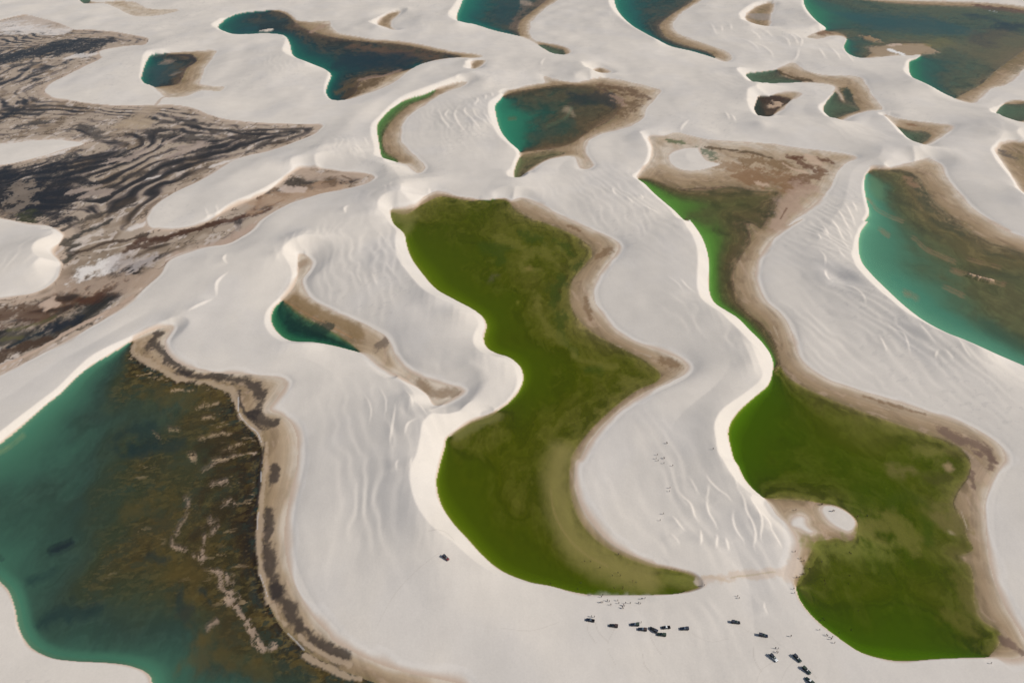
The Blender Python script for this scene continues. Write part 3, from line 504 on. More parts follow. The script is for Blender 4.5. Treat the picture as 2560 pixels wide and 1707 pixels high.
edge = np.exp(-p_ / 7.0)[:, None]
c = c * (1 - edge) + alb(176, 156, 138) * edge
k = (sstep(0.55, 0.72, fbm(x / 30, y / 50, 123, 4)) * 0.5)[:, None]; c = c * (1 - k) + alb(98, 80, 58) * k * 1.0
k = (sstep(0.63, 0.7, fbm(x / 9, y / 22, 127, 4, 0.6)) * 0.6 * dry)[:, None]; c = c * (1 - k) + alb(190, 178, 168) * k
cr = np.abs(fbm(x / 26, y / 40, 133, 4, 0.6) - 0.5)          # dark drainage threads
k = (sstep(0.022, 0.006, cr) * 0.7)[:, None]; c = c * (1 - k) + alb(70, 60, 50) * k
ALB[I] = c; ROUGH[I] = 0.55 + 0.3 * dry
Zm = 0.42 * (h - 0.22); Z[I] = np.minimum(Zm, RIM)
WCOL[I] = alb(52, 52, 52); OPA[I] = 0.5 * sstep(0.0, -0.2, Zm)
# dry rim: moisture creeps a little way out into the sand on the flat shores, a thin dark foot on the steep ones
I = np.nonzero(~inP & (dP < 9)); x, y = GX[I], GY[I]; d = dP[I]
steep = sstep(2.5, 0.5, np.abs(dL[I] - d)) * 0.75
ww = (0.6 + 11 * fbm(x / 24, y / 36, 131, 3) ** 2) * (1 - steep) + 0.6 * steep
k = sstep(1, 0, d / ww)[:, None] * 0.85
ALB[I] = ALB[I] * (1 - k) + alb(174, 152, 132) * k
k = (sstep(1.5, 0, np.abs(d / np.maximum(ww, .3) - 1.25) * 2.2) * (1 - steep) * 0.22)[:, None]       # dried salt line
ALB[I] = ALB[I] * (1 - k) + alb(212, 206, 199) * k
# ------------------------------------------------------------------ marks with a shape of their own: mud bars, weed beds, pools, sand tongues, damp streaks
NZ1 = fbm(GX / 9, GY / 14, 141, 4, 0.6) - 0.5
NZ2 = fbm(GX / 3.2, GY / 5, 151, 3, 0.6) - 0.5
NZ5 = fbm(GX / 1.5, GY / 2.0, 157, 3, 0.65) - 0.5
NZ3 = fbm(GX / 22, GY / 30, 161, 4, 0.6) - 0.5; NZ4 = fbm(GX / 22 + 50, GY / 30 - 9, 167, 4, 0.6) - 0.5
def mark(tile, pts, width, col, strength=0.85, soft=0.35, rough=0.6, lift=None, sand=False, wcol=None):
    """a blotch or streak along a line; width in tile pixels; lift raises (or sinks) the floor to that level"""
    fp = T(tile, pts)
    w = unproject(spline(fp, False, 5.0) if len(fp) > 1 else np.vstack([fp, fp + 0.6]))
    mid_ = fp.mean(0); q = unproject(np.array([mid_ - (width * KC / 2, 0), mid_ + (width * KC / 2, 0)])); r = np.hypot(*(q[1] - q[0])) / 2
    R = r * (1.6 + rough)
    i0, i1 = np.searchsorted(YS, (w[:, 1].min() - R * 2, w[:, 1].max() + R * 2)); yc = YC[i0:i1]
    if i1 <= i0 + 1: return
    j0, j1 = np.searchsorted(US, (((w[:, 0].min() - R) / yc).min(), ((w[:, 0].max() + R) / yc).max()))
    s_ = (slice(i0, i1), slice(j0, j1)); gx, gy = GX[s_], GY[s_]
    if gx.size == 0: return
    # widths were judged on the tile, where distance is foreshortened: measure the blotch as it lies in depth
    fs = math.sin(math.atan2(CAM_H, max(w[:, 1].mean(), 1)))
    D = np.full(gx.shape, 1e9); wa = min(r, 9.0) * 4.2 * rough; wx, wy = NZ3[s_] * wa, NZ4[s_] * wa / fs
    for k in range(len(w) - 1):
        ax, ay = w[k]; dx, dy = w[k + 1] - w[k]; by = dy * fs; ll = max(dx * dx + by * by, 1e-9)
        px, py = gx + wx - ax, (gy + wy - ay) * fs
        t = np.clip((px * dx + py * by) / ll, 0, 1); D = np.minimum(D, np.hypot(px - t * dx, py - t * by))
    e = D / r + (NZ1[s_] * 2.2 + NZ2[s_] * 1.8 + NZ5[s_] * 1.2) * rough
    k = sstep(1 + soft, 1 - soft, e) * strength
    if rough > 1.1: 
        k = k * sstep(-0.06, 0.06, NZ5[s_] + NZ2[s_] * .7 + 0.18 * (1 - D / r)); OPA[s_] *= (1 - 0.9 * k)
    ok = np.ones(gx.shape, bool) if sand else inP[s_]
    k = k * ok
    A = ALB[s_]; A[:] = A * (1 - k[..., None]) + alb(*col) * k[..., None]
    if lift is not None:
        zz = Z[s_]; kk = sstep(0.25, 0.75, k / max(strength, 1e-3)); zz[:] = zz * (1 - kk) + lift * kk
        if lift > 0: OPA[s_] *= (1 - kk)
    if wcol is not None:
        W_ = WCOL[s_]; W_[:] = W_ * (1 - k[..., None]) + 1.5 * alb(*wcol) * k[..., None]; OPA[s_] = np.maximum(OPA[s_], 0.55 * k)
    elif lift is None:
        W_ = WCOL[s_]; W_[:] = W_ * (1 - k[..., None] * .7) + 1.5 * alb(*col) * k[..., None] * .7
TAN_, DK, BR = (164, 142, 122), (62, 54, 52), (64, 44, 28)
# --- large lagoon in the near corner
for t_, p_, w_, c_ in [(7, [(1150,500),(1300,700),(1350,900)], 260, (70, 58, 36)), (7, [(1400,1150),(1500,1350)], 240, (72, 58, 34)), (4, [(1250,1250),(1350,1500)], 300, (70, 60, 38))]:
    mark(t_, p_, w_, c_, 0.35, 0.9, 0.9)
for t_, p_, w_ in [(7, [(1250,680),(1350,560),(1500,350)], 190), (7, [(1600,150),(1620,500),(1600,800)], 110), (7, [(1300,300),(1450,100)], 120), (4, [(1400,1400),(1600,1500)], 110)]:
    mark(t_, p_, w_, (44, 34, 25), 0.6, 0.7, 1.05)
for t_, p_, w_ in [(7, [(1000,620),(1050,760),(1100,900)], 110), (7, [(1200,850),(1300,1000),(1250,1150)], 150), (7, [(1300,1300),(1500,1420),(1700,1480)], 130), (4, [(1000,1080),(1200,1150),(1400,1130)], 110), (7, [(850,400),(950,380),(1100,300)], 110)]:
    mark(t_, p_, w_, (88, 74, 38), 0.45, 0.9, 1.1)
for t_, p_, w_ in [(4, [(800,1390),(900,1400),(960,1430)], 130), (7, [(960,720),(1060,760)], 60), (7, [(1180,1000),(1220,1150)], 80), (7, [(1320,980),(1380,1060)], 60), (7, [(300,1150),(520,1080),(650,1050)], 100), (7, [(880,50),(1000,20)], 90), (7, [(200,900),(350,860)], 90), (4, [(1060,1460),(1180,1440)], 110)]:
    mark(t_, p_, w_, (28, 46, 48), 0.7, 0.5, 0.8)
mark(7, [(350,690),(400,665),(440,645)], 62, (24, 30, 40), 0.9, 0.35, 0.35)
mark(7, [(0,740)], 30, (30, 36, 42), 0.8, 0.3, 0.3)
mark(4, [(0,1500),(80,1450),(140,1400)], 26, (130, 138, 96), 0.5, 0.6, 0.5)
for p_, w_ in [([(1210,330),(1215,420),(1165,520),(1120,600),(1140,660),(1180,705)], 34), ([(1390,850),(1440,880),(1480,970),(1540,1000)], 52), ([(1500,860),(1520,920)], 40), ([(1490,1020),(1560,1100),(1600,1190),(1650,1270),(1720,1330),(1800,1325)], 38),
               ([(1345,590),(1335,680),(1340,760)], 26), ([(1330,150),(1400,110),(1500,78),(1650,75)], 24), ([(1340,265),(1440,225)], 40), ([(1360,1190),(1400,1170)], 40), ([(1260,730),(1370,740)], 26), ([(1350,500),(1380,520)], 44), ([(1380,590),(1410,560)], 34), ([(1480,370),(1530,390)], 40), ([(1280,40),(1310,60)], 50), ([(1200,330),(1220,340)], 36)]:
    mark(7, p_, w_ * 1.15, TAN_, 0.9, 0.5, 1.5)
for p_, w_ in [([(1130,1105),(1270,1112)], 20), ([(1290,1212),(1400,1195)], 30), ([(1300,1280),(1370,1290)], 18), ([(1095,1340),(1160,1350)], 24), ([(980,1378),(1030,1400)], 22), ([(1330,1390),(1480,1390)], 26), ([(1480,1460),(1570,1460)], 38), ([(1270,1490),(1310,1530)], 38), ([(1400,1545),(1620,1530)], 20)]:
    mark(4, p_, w_ * 1.15, (158, 136, 108), 0.85, 0.5, 1.5)
# its shore: weed-black strand, pale bar on the water side
for t_, p_, w_ in [(4, [(1040,745),(1010,800),(1010,850),(1070,900),(1150,950),(1230,1000)], 66), (4, [(1150,1000),(1260,1020),(1400,1030),(1560,1050),(1680,1085),(1720,1150),(1700,1230),(1640,1280)], 52), (4, [(1560,1130),(1590,1220),(1640,1300),(1690,1380)], 34), (4, [(1680,1270),(1720,1330),(1790,1330)], 60),
                   (7, [(1722,0),(1705,200),(1695,400)], 24), (7, [(1800,150),(1810,230)], 50), (7, [(1770,430),(1750,560),(1745,700),(1780,850),(1830,980)], 66), (7, [(1800,950),(1880,1080),(1980,1200),(2100,1300),(2250,1390)], 84)]:
    mark(t_, p_, w_ * .85, (50, 44, 41), 0.85, 0.6, 0.8, lift=0.22)
for t_, p_, w_ in [(4, [(880,810),(885,870),(950,930),(1050,990),(1150,1040),(1280,1052),(1400,1080),(1510,1120),(1555,1180),(1550,1240),(1600,1320),(1680,1400),(1712,1480)], 30), (7, [(1740,0),(1735,250),(1715,430),(1690,620),(1700,760),(1730,900),(1760,1030)], 26), (7, [(1790,1060),(1830,1150),(1880,1190)], 26), (7, [(1960,1260),(2040,1320),(2150,1390),(2300,1450)], 36), (7, [(2000,1380),(2150,1470),(2352,1540)], 40)]:
    mark(t_, p_, w_ * (.9 if w_ < 35 else .6), (162, 142, 119), 0.8, 0.6, 1.08, lift=0.12)
for p_, w_ in [([(1560,1160),(1562,1260),(1620,1340),(1680,1390),(1705,1450)], 5)]:
    mark(4, p_, w_, (190, 188, 186), 0.6, 0.5, 0.9, lift=0.1)
for p_ in ([(1712,120),(1708,250)], [(1690,450),(1680,560)], [(1700,860),(1750,1000)], [(1880,1240),(1990,1350)]): mark(7, p_, 5, (186, 184, 184), 0.5, 0.5, 0.9)
# --- marsh pools, ribs and sand tongues
for t_, p_, w_ in [(1, [(300,1130),(250,1250),(280,1370)], 230), (1, [(70,370)], 110), (1, [(200,350),(300,310),(380,310)], 105), (1, [(430,330),(470,290)], 90), (1, [(560,300),(600,310)], 70), (1, [(0,1130),(60,1160)], 110), (1, [(30,760)], 90), (1, [(400,1450),(320,1500)], 90)]:
    mark(t_, p_, w_, (44, 41, 39), 0.8, 0.9, 0.8, lift=-0.25, wcol=(34, 38, 44))
    I = None
for p_, w_ in [([(330,1230),(480,1190),(700,1110),(880,1030),(760,1000)], 46), ([(420,1300),(600,1250),(800,1180),(1000,1110),(1180,1060)], 52), ([(580,1220),(760,1160)], 34), ([(1140,1105),(1400,1010),(1560,950),(1720,870)], 36), ([(1000,860),(1150,890),(1400,910),(1650,880)], 44), ([(940,870),(1100,900)], 56), ([(1640,990),(1740,930),(1810,880),(1960,860)], 36), ([(560,1300),(680,1230),(820,1220)], 40), ([(400,1500),(560,1430),(760,1370)], 44), ([(640,1420),(760,1360),(900,1330)], 30), ([(1280,940),(1420,950),(1300,1000)], 24), ([(1560,900),(1700,880),(1600,960)], 24), ([(200,480),(340,440),(420,420)], 26), ([(60,430),(180,420),(250,415)], 22), ([(0,720),(120,730),(250,750)], 30), ([(480,830),(600,880),(700,900)], 36), ([(100,830),(240,800),(320,790)], 28), ([(1040,800),(1200,800),(1380,820)], 22), ([(1300,850),(1500,860),(1700,870)], 20)]:
    mark(1, p_, w_ * .9, (60, 53, 46), 0.8, 0.6, 0.8, lift=-0.1)
for p_, w_ in [([(1090,1020),(1300,960)], 40), ([(450,1260),(640,1220)], 34), ([(900,1010),(700,1060)], 60), ([(1180,960),(1350,950)], 38), ([(560,1270),(700,1260)], 50), ([(1200,880),(1060,940)], 20)]:
    mark(1, p_, w_, (156, 140, 128), 0.7, 0.4, 0.7, lift=0.12)
mark(1, [(1000,690),(930,760),(860,800)], 120, (160, 142, 122), 0.7, 0.7, 0.6, lift=0.2); mark(1, [(820,800),(960,800)], 70, (158, 140, 116), 0.6, 0.7, 0.7, lift=0.2)
mark(1, [(1100,628),(1050,650),(1020,690)], 16, (168, 150, 134), 0.8, 0.4, 0.2, sand=True)
for p_, w_ in [([(0,960),(150,955),(350,950),(500,945)], 60), ([(300,1000),(420,990)], 50), ([(100,180),(300,190),(450,200)], 70), ([(0,160),(150,140),(300,150)], 90), ([(450,375),(640,352)], 26), ([(1380,1085),(1540,1045)], 18), ([(960,1170),(1040,1150)], 14), ([(850,1500),(940,1470)], 30)]:
    mark(1, p_, w_, (204, 196, 188), 0.75, 0.6, 0.6, lift=0.3)
for p_, w_ in [([(120,110),(300,140),(450,175)], 40), ([(500,220),(700,225),(900,260)], 26)]: mark(1, p_, w_, (160, 142, 124), 0.6, 0.6, 0.7)
for p_, w_ in [([(110,1200),(160,1290),(110,1370)], 90), ([(60,1320),(200,1180)], 50)]: mark(1, p_, w_, (118, 106, 94), 0.8, 0.5, 0.9, lift=0.12)
mark(1, [(120,1430),(220,1450)], 70, (70, 72, 40), 0.6, 0.5, 0.7)
for p_, w_, c_ in [([(1890,1185),(1960,1190),(2040,1205)], 58, (48, 40, 30)), ([(1700,1275),(1780,1255),(1880,1272)], 40, (52, 42, 30)), ([(1695,1290),(1690,1330),(1640,1390),(1540,1420),(1400,1460),(1250,1500),(1100,1540),(900,1565)], 34, (72, 46, 32)), ([(1760,1370),(1660,1400)], 26, (72, 46, 32)), ([(2060,1200),(2160,1190),(2190,1180)], 18, (92, 70, 48)), ([(1680,1385),(1760,1350),(1850,1310)], 14, (90, 66, 44))]:
    mark(1, p_, w_, c_, 0.85, 0.4, 0.6, lift=-0.12)
mark(1, [(1700,1320),(1850,1290),(2000,1260),(2200,1220)], 110, (158, 132, 108), 0.75, 0.5, 0.5, lift=0.2); mark(1, [(1960,1130),(2150,1150),(2352,1150)], 50, (166, 146, 128), 0.8, 0.5, 0.3, lift=0.3); mark(1, [(1850,1230),(1990,1240)], 40, (180, 162, 148), 0.8, 0.4, 0.5, lift=0.25)
mark(4, [(1150,260),(1350,200),(1500,140),(1640,70)], 90, (164, 142, 126), 0.85, 0.5, 0.4, lift=0.3); mark(4, [(400,420),(600,420),(800,420),(1000,380)], 120, (158, 138, 120), 0.85, 0.5, 0.4, lift=0.3); mark(4, [(850,520),(720,600)], 60, (164, 142, 124), 0.8, 0.5, 0.4, lift=0.3)
mark(4, [(100,540),(250,500),(340,470)], 36, (168, 148, 130), 0.85, 0.5, 0.3, lift=0.3); mark(4, [(560,335),(640,305),(720,285)], 95, (208, 202, 195), .9, .5, .6, lift=0.35); mark(4, [(800,250),(900,280),(1000,260)], 90, (176, 166, 160), 0.6, 0.6, 0.8, lift=0.28)
for p_, w_, c_ in [([(850,170),(1000,140),(1150,85),(1400,30)], 52, (70, 48, 34)), ([(380,275),(440,255),(470,235)], 62, (58, 54, 44)), ([(500,215),(700,150),(830,130),(960,90)], 26, (66, 52, 40)), ([(470,120),(600,60),(700,20)], 36, (48, 46, 40)), ([(380,130),(500,170)], 40, (70, 64, 54))]:
    mark(4, p_, w_, c_, 0.85, 0.4, 0.6, lift=-0.15)
for p_, w_ in [([(480,190),(600,150),(720,130)], 16), ([(620,200),(740,190),(860,150)], 12), ([(520,130),(640,80)], 40), ([(1090,262),(1180,225),(1260,200)], 14)]: mark(4, p_, w_, (190, 178, 166), 0.7, 0.5, 0.6, lift=0.25)
for p_, w_, c_ in [([(-200,700),(0,650),(200,600),(400,545),(640,500)], 150, (78, 54, 36)), ([(-200,860),(0,800),(300,740),(480,660),(600,590)], 170, (46, 46, 40)), ([(300,700),(480,670)], 60, (28, 34, 42)), ([(-200,980),(0,900),(150,830),(300,770)], 90, (66, 48, 34)), ([(60,830),(220,750),(300,720)], 30, (34, 42, 46)), ([(550,520),(640,505)], 70, (70, 44, 30))]:
    mark(4, p_, w_, c_, 0.8, 0.5, 0.7, lift=-0.2)
for p_, w_ in [([(330,520),(320,570)], 44), ([(400,750),(560,670),(700,600)], 26), ([(0,960),(200,870),(380,770)], 22), ([(280,540),(360,560)], 40)]: mark(4, p_, w_, (174, 152, 134), 0.85, 0.4, 0.5, lift=0.25)
for p_, w_ in [([(60,720),(200,680),(330,640)], 30), ([(0,780),(150,760)], 26)]: mark(4, p_, w_, (88, 84, 52), 0.6, 0.6, 0.9)
# --- far lagoons
mark(1, [(1060,400),(1110,400)], 34, (150, 128, 108), .8, .4, .6); mark(1, [(1130,480),(1150,480)], 26, (150, 128, 108), .8, .4, .6); mark(1, [(1100,362),(1240,365),(1270,400),(1210,440)], 12, (44, 38, 34), .8, .4, .5); mark(1, [(1000,440),(1080,480),(1040,530)], 90, (58, 76, 74), .6, .5, .6)
mark(1, [(1700,200),(1770,195)], 16, (196, 182, 168), .9, .3, .5, lift=.1); mark(1, [(2050,200),(2120,170)], 40, (150, 126, 108), .8, .5, .6, lift=.2); mark(1, [(2200,600),(2352,520)], 30, (96, 78, 50), .7, .5, .7); mark(1, [(1640,190),(1560,200)], 60, (24, 66, 68), .7, .6, .3)
mark(2, [(120,620),(200,570),(300,520)], 60, (74, 58, 38), .75, .5, .7); mark(2, [(180,520),(340,490),(440,460)], 24, (142, 118, 98), .8, .4, .6); mark(2, [(100,300),(400,330),(700,370)], 30, (100, 74, 52), .7, .5, .8); mark(2, [(60,400),(300,390),(480,400)], 110, (30, 42, 50), .7, .6, .6)
mark(2, [(1150,120),(1100,60),(1250,20)], 90, (30, 62, 66), .6, .6, .6); mark(2, [(1180,180),(1250,60),(1400,0)], 34, (120, 98, 80), .6, .5, .8); mark(2, [(1240,10),(1290,20)], 30, (170, 148, 128), .7, .5, .6)
mark(2, [(1540,720),(1560,730)], 44, (150, 134, 110), .8, .6, .8); mark(2, [(1600,650),(1750,640),(1830,660)], 90, (32, 42, 46), .75, .5, .6); mark(2, [(1850,640),(1900,680)], 50, (150, 124, 104), .8, .4, .8); mark(2, [(1750,560),(1950,600),(2060,640)], 40, (84, 62, 44), .7, .5, .9); mark(2, [(1900,740),(2000,680)], 50, (92, 72, 50), .7, .5, .9); mark(2, [(1160,768),(1205,768)], 14, (96, 90, 60), .8, .3, .5)
mark(2, [(1400,820),(1530,760),(1570,700)], 14, (90, 110, 84), .5, .6, .6); mark(2, [(1350,880),(1560,800)], 60, (28, 70, 62), .5, .6, .5)
for p_, w_ in [([(60,1150),(130,1180),(100,1240)], 8), ([(-40,1180),(20,1190)], 40)]: mark(2, p_, w_, (84, 66, 48), .7, .5, .7)
mark(3, [(1250,120),(1500,150),(1900,170)], 120, (34, 72, 76), .75, .6, .6); mark(3, [(2352,165),(2230,180),(2120,250),(2060,290)], 44, (26, 42, 54), .85, .4, .6); mark(3, [(1980,100),(2150,120),(2240,160)], 34, (28, 48, 58), .7, .5, .7)
mark(3, [(1390,345),(1500,330),(1720,315)], 60, (146, 128, 106), .9, .4, .4, lift=.15); mark(3, [(1470,300),(1550,290)], 16, (180, 160, 142), .8, .4, .6, lift=.15); mark(3, [(1490,335),(1530,345)], 34, (214, 212, 208), .95, .3, .6, lift=.3); mark(3, [(1340,260),(1360,245)], 40, (140, 118, 92), .85, .4, .7, lift=.08); mark(3, [(1750,300),(1850,260)], 44, (100, 98, 62), .7, .6, .4)
mark(3, [(2352,250),(2250,300),(2150,400)], 150, (104, 92, 66), .65, .6, .6); mark(3, [(2050,40),(2200,60),(2352,75)], 30, (88, 62, 52), .8, .4, .6); mark(3, [(2120,65),(2180,78)], 8, (190, 190, 190), .7, .4, .5, lift=.1); mark(3, [(1000,220),(1050,205)], 34, (110, 84, 62), .8, .5, .5)
mark(3, [(750,470),(850,510),(960,530)], 22, (66, 54, 36), .8, .4, .5); mark(3, [(1110,560),(1140,600),(1160,650)], 14, (176, 160, 142), .85, .4, .5, lift=.2); mark(3, [(1195,590),(1205,650)], 30, (48, 56, 40), .8, .5, .6); mark(3, [(630,650),(760,640)], 30, (60, 42, 28), .8, .5, .6); mark(3, [(680,690),(740,670)], 26, (176, 152, 128), .85, .4, .8, lift=.1); mark(3, [(640,740),(620,700)], 40, (36, 46, 36), .7, .5, .5)
mark(3, [(580,110),(690,110)], 60, (142, 134, 128), .6, .6, .5); mark(3, [(1590,815),(1640,820)], 14, (120, 92, 66), .8, .4, .4)
mark(3, [(2190,990),(2240,1010)], 50, (86, 80, 74), .7, .5, .8)
# --- long lagoon on the right, upper end
for p_, w_, c_ in [([(810,1025),(900,1040)], 30, (84, 52, 34)), ([(890,1060),(940,1080)], 56, (84, 52, 34)), ([(1020,1050),(1070,1055)], 34, (84, 52, 34)), ([(280,965),(450,985),(600,1000),(700,1030)], 16, (74, 58, 38)), ([(245,980),(330,1015)], 44, (84, 96, 74)), ([(20,915),(130,940)], 22, (84, 96, 66)), ([(500,1150),(650,1170),(850,1180)], 110, (122, 92, 64)), ([(500,1040),(700,1060),(800,1080)], 70, (116, 92, 64)), ([(330,1080),(450,1100)], 60, (138, 114, 88)), ([(850,1200),(960,1150),(1020,1100)], 40, (104, 76, 54))]:
    mark(3, p_, w_, c_, .8, .5, .8)
for p_, w_ in [([(780,1070),(850,1110),(940,1130)], 14), ([(940,1040),(1010,1060)], 40), ([(620,1200),(680,1210)], 30)]: mark(3, p_, w_, (178, 154, 132), .8, .4, .7)
for p_, w_ in [([(340,1350),(400,1350)], 36), ([(440,1440),(520,1450)], 60), ([(500,1340),(600,1360)], 34), ([(640,1390),(690,1370)], 44), ([(300,1260),(420,1270),(560,1260)], 34), ([(330,1490),(400,1520)], 34)]: mark(3, p_, w_, (56, 58, 34), .75, .4, .9)
mark(3, [(740,1480),(830,1300),(960,1220)], 90, (164, 140, 122), .7, .5, .5); mark(3, [(760,1430),(800,1360)], 8, (100, 74, 54), .7, .4, .4)
# --- right lagoon
for t_, p_, w_ in [(3, [(1500,1300),(1600,1330)], 60), (3, [(1680,1240),(1720,1340)], 50), (3, [(1780,1430),(1900,1480)], 44), (6, [(1680,60),(1800,120)], 50), (6, [(2000,320),(2200,340),(2352,400)], 54), (6, [(1800,30),(1950,100)], 36), (6, [(2100,200),(2300,260)], 34)]: mark(t_, p_, w_, (62, 66, 48), .7, .5, .9)
for t_, p_, w_ in [(6, [(1640,110),(1700,170),(1800,220),(1900,260)], 18), (6, [(1900,320),(1980,340),(2100,370),(2240,415)], 28), (6, [(1850,430),(1950,480)], 22), (6, [(1430,60),(1470,90)], 26), (6, [(1580,470),(1660,500)], 26), (3, [(1340,1290),(1400,1360),(1480,1410),(1560,1440)], 16), (3, [(1600,1170),(1650,1200)], 60), (6, [(2000,250),(2200,300)], 16)]: mark(t_, p_, w_, (142, 112, 86), .75, .5, .8)
mark(6, [(1990,345),(2150,385)], 18, (176, 152, 126), .85, .4, .7, lift=.06); mark(6, [(1500,380),(1700,520),(1900,650)], 130, (56, 116, 98), .35, .8, .5); mark(6, [(2150,720),(2352,800)], 160, (44, 72, 60), .6, .8, .5)
mark(3, [(1380,1180),(1400,1260)], 70, (96, 124, 88), .6, .6, .4)
# --- green lagoons
mark(5, [(1290,310)], 40, (126, 106, 64), .7, .8, .5); mark(5, [(1065,390)], 60, (76, 74, 48), .8, .4, .9); mark(5, [(1215,530)], 22, (110, 108, 44), .7, .6, .4)
for p_, w_ in [([(1450,170),(1540,210)], 60), ([(1580,290),(1620,260)], 40), ([(1480,400),(1460,500)], 60), ([(1250,100),(1350,130)], 60), ([(1000,170),(1100,210)], 110), ([(1500,600),(1480,720),(1560,850)], 60), ([(1640,940),(1750,960)], 50)]: mark(5, p_, w_, (50, 66, 20), .7, .5, .9)
for p_, w_ in [([(1100,110),(1250,180),(1450,270)], 60), ([(1330,500),(1370,640),(1430,730),(1540,830)], 60), ([(1560,880),(1700,920),(1850,950)], 34), ([(1250,290),(1320,320)], 60), ([(1900,1050),(1980,1060)], 60), ([(1450,180),(1560,260)], 26)]: mark(5, p_, w_, (106, 102, 46), .6, .6, 1.0)
mark(2, [(420,1400),(500,1440),(480,1500)], 80, (128, 124, 70), .55, .8, .3); mark(5, [(820,1400),(960,1330),(1080,1280)], 70, (104, 102, 56), .7, .5, .3)
mark(8, [(1500,60),(1470,250),(1500,450),(1600,650),(1800,800),(2050,890)], 170, (134, 124, 72), .85, .9, .15); mark(8, [(1430,300),(1450,440),(1520,580),(1640,710),(1800,800)], 14, (150, 130, 86), .35, .6, .2)
mark(8, [(2200,880),(2352,900)], 90, (126, 124, 62), .6, .7, .2)
for p_, w_, c_ in [([(1700,60),(1850,40)], 90, (114, 108, 56)), ([(1560,180),(1620,160)], 90, (108, 98, 58)), ([(1870,145)], 44, (168, 142, 110)), ([(1870,565)], 26, (170, 152, 124)), ([(1330,560),(1550,560),(1560,640)], 150, (112, 106, 52)), ([(1050,720),(1200,700),(1400,700)], 140, (110, 112, 50)), ([(1750,420),(1900,480)], 110, (114, 102, 62)), ([(1900,700),(1950,640)], 60, (84, 80, 34)), ([(1930,900),(1980,1050)], 90, (98, 92, 42)), ([(1850,1150),(2050,1250)], 110, (96, 92, 40)), ([(1700,480),(1720,640)], 60, (56, 72, 14)), ([(1500,400),(1650,330)], 90, (58, 70, 18)), ([(1850,50),(1950,90)], 60, (78, 72, 34)), ([(1750,230),(1850,210)], 60, (70, 68, 30))]:
    mark(9, p_, w_, c_, .72, .8, .8)
for t_, p_, w_ in [(6, [(1830,1380),(1950,1420),(2080,1500),(2140,1568)], 80), (9, [(2060,60),(2130,100),(2140,160)], 70), (9, [(2290,1330),(2230,1290)], 60), (9, [(2020,200),(2040,300)], 30)]: mark(t_, p_, w_, (104, 84, 72), .8, .5, .9)
for t_, p_, w_ in [(6, [(1300,1150),(1500,1210),(1700,1270)], 22), (5, [(2150,930),(2250,960)], 44), (5, [(1720,250),(1820,190)], 40), (5, [(1660,520),(1680,640)], 34), (5, [(1540,40),(1620,70)], 16)]: mark(t_, p_, w_, (112, 88, 62), .7, .5, .8)
for t_, p_, w_ in [(5, [(2020,870),(2080,895)], 10), (6, [(720,700),(760,790)], 8), (6, [(1320,1172),(1345,1178)], 7), (6, [(1395,1215),(1470,1240)], 6), (9, [(1940,440),(1960,500),(1980,560)], 6), (5, [(1690,610),(1700,620)], 8)]: mark(t_, p_, w_ * .8, (182, 166, 146), .4, .8, 1.0)
# --- brown lows and the damp neck between the two green lagoons
mark(5, [(300,830),(340,800)], 60, (92, 80, 70), .7, .5, .7); mark(5, [(560,1060),(700,1130),(800,1120)], 60, (112, 90, 66), .6, .6, .6); mark(4, [(1960,300),(1990,280)], 60, (136, 114, 92), .6, .5, .3)
mark(4, [(1860,530),(2000,610),(2150,690),(2300,770)], 8, (150, 116, 84), .8, .5, .2); mark(4, [(1900,520),(2100,620),(2352,740)], 70, (120, 98, 66), .7, .6, .4)
mark(4, [(1880,640),(2000,700),(2100,740)], 80, (24, 46, 42), .75, .5, .7)
mark(9, [(240,900),(420,890),(600,875),(780,840),(880,780)], 60, (188, 172, 156), .8, .5, .7, sand=True); mark(9, [(430,890),(560,870),(720,850)], 10, (172, 158, 134), .7, .5, .8, sand=True); mark(9, [(250,880),(330,885),(420,912)], 26, (184, 166, 146), .7, .5, .5, sand=True)
# wheel ruts and trodden sand
for t_, p_ in [(8, [(1680,1160),(1670,1230),(1720,1310)]), (8, [(1715,1160),(1740,1240),(1800,1300)]), (8, [(2080,1270),(2120,1340),(2150,1380)]), (8, [(2030,1380),(2040,1450),(2080,1500)]), (9, [(690,1260),(760,1330)]), (9, [(580,1330),(590,1420),(640,1500)]), (9, [(950,1480),(990,1540)]), (8, [(640,630),(740,620),(800,670)])]: mark(t_, p_, 5, (170, 162, 152), .5, .6, .2, sand=True)
for t_, p_ in [(8, [(700,760),(560,860),(420,1000),(300,1200)]), (8, [(1480,1180),(1300,1240),(1100,1230)]), (8, [(1850,1210),(1800,1330),(1850,1450)]), (9, [(140,1225),(300,1300),(420,1280)]), (9, [(470,1180),(560,1240),(620,1250)]), (9, [(860,1420),(800,1480),(760,1560)]), (9, [(720,1430),(640,1480),(600,1560)])]: mark(t_, p_, 4, (172, 164, 154), .4, .7, .2, sand=True)
mark(8, [(1700,1010),(1900,1020),(2100,1010)], 40, (184, 178, 170), .5, .8, .8, sand=True)

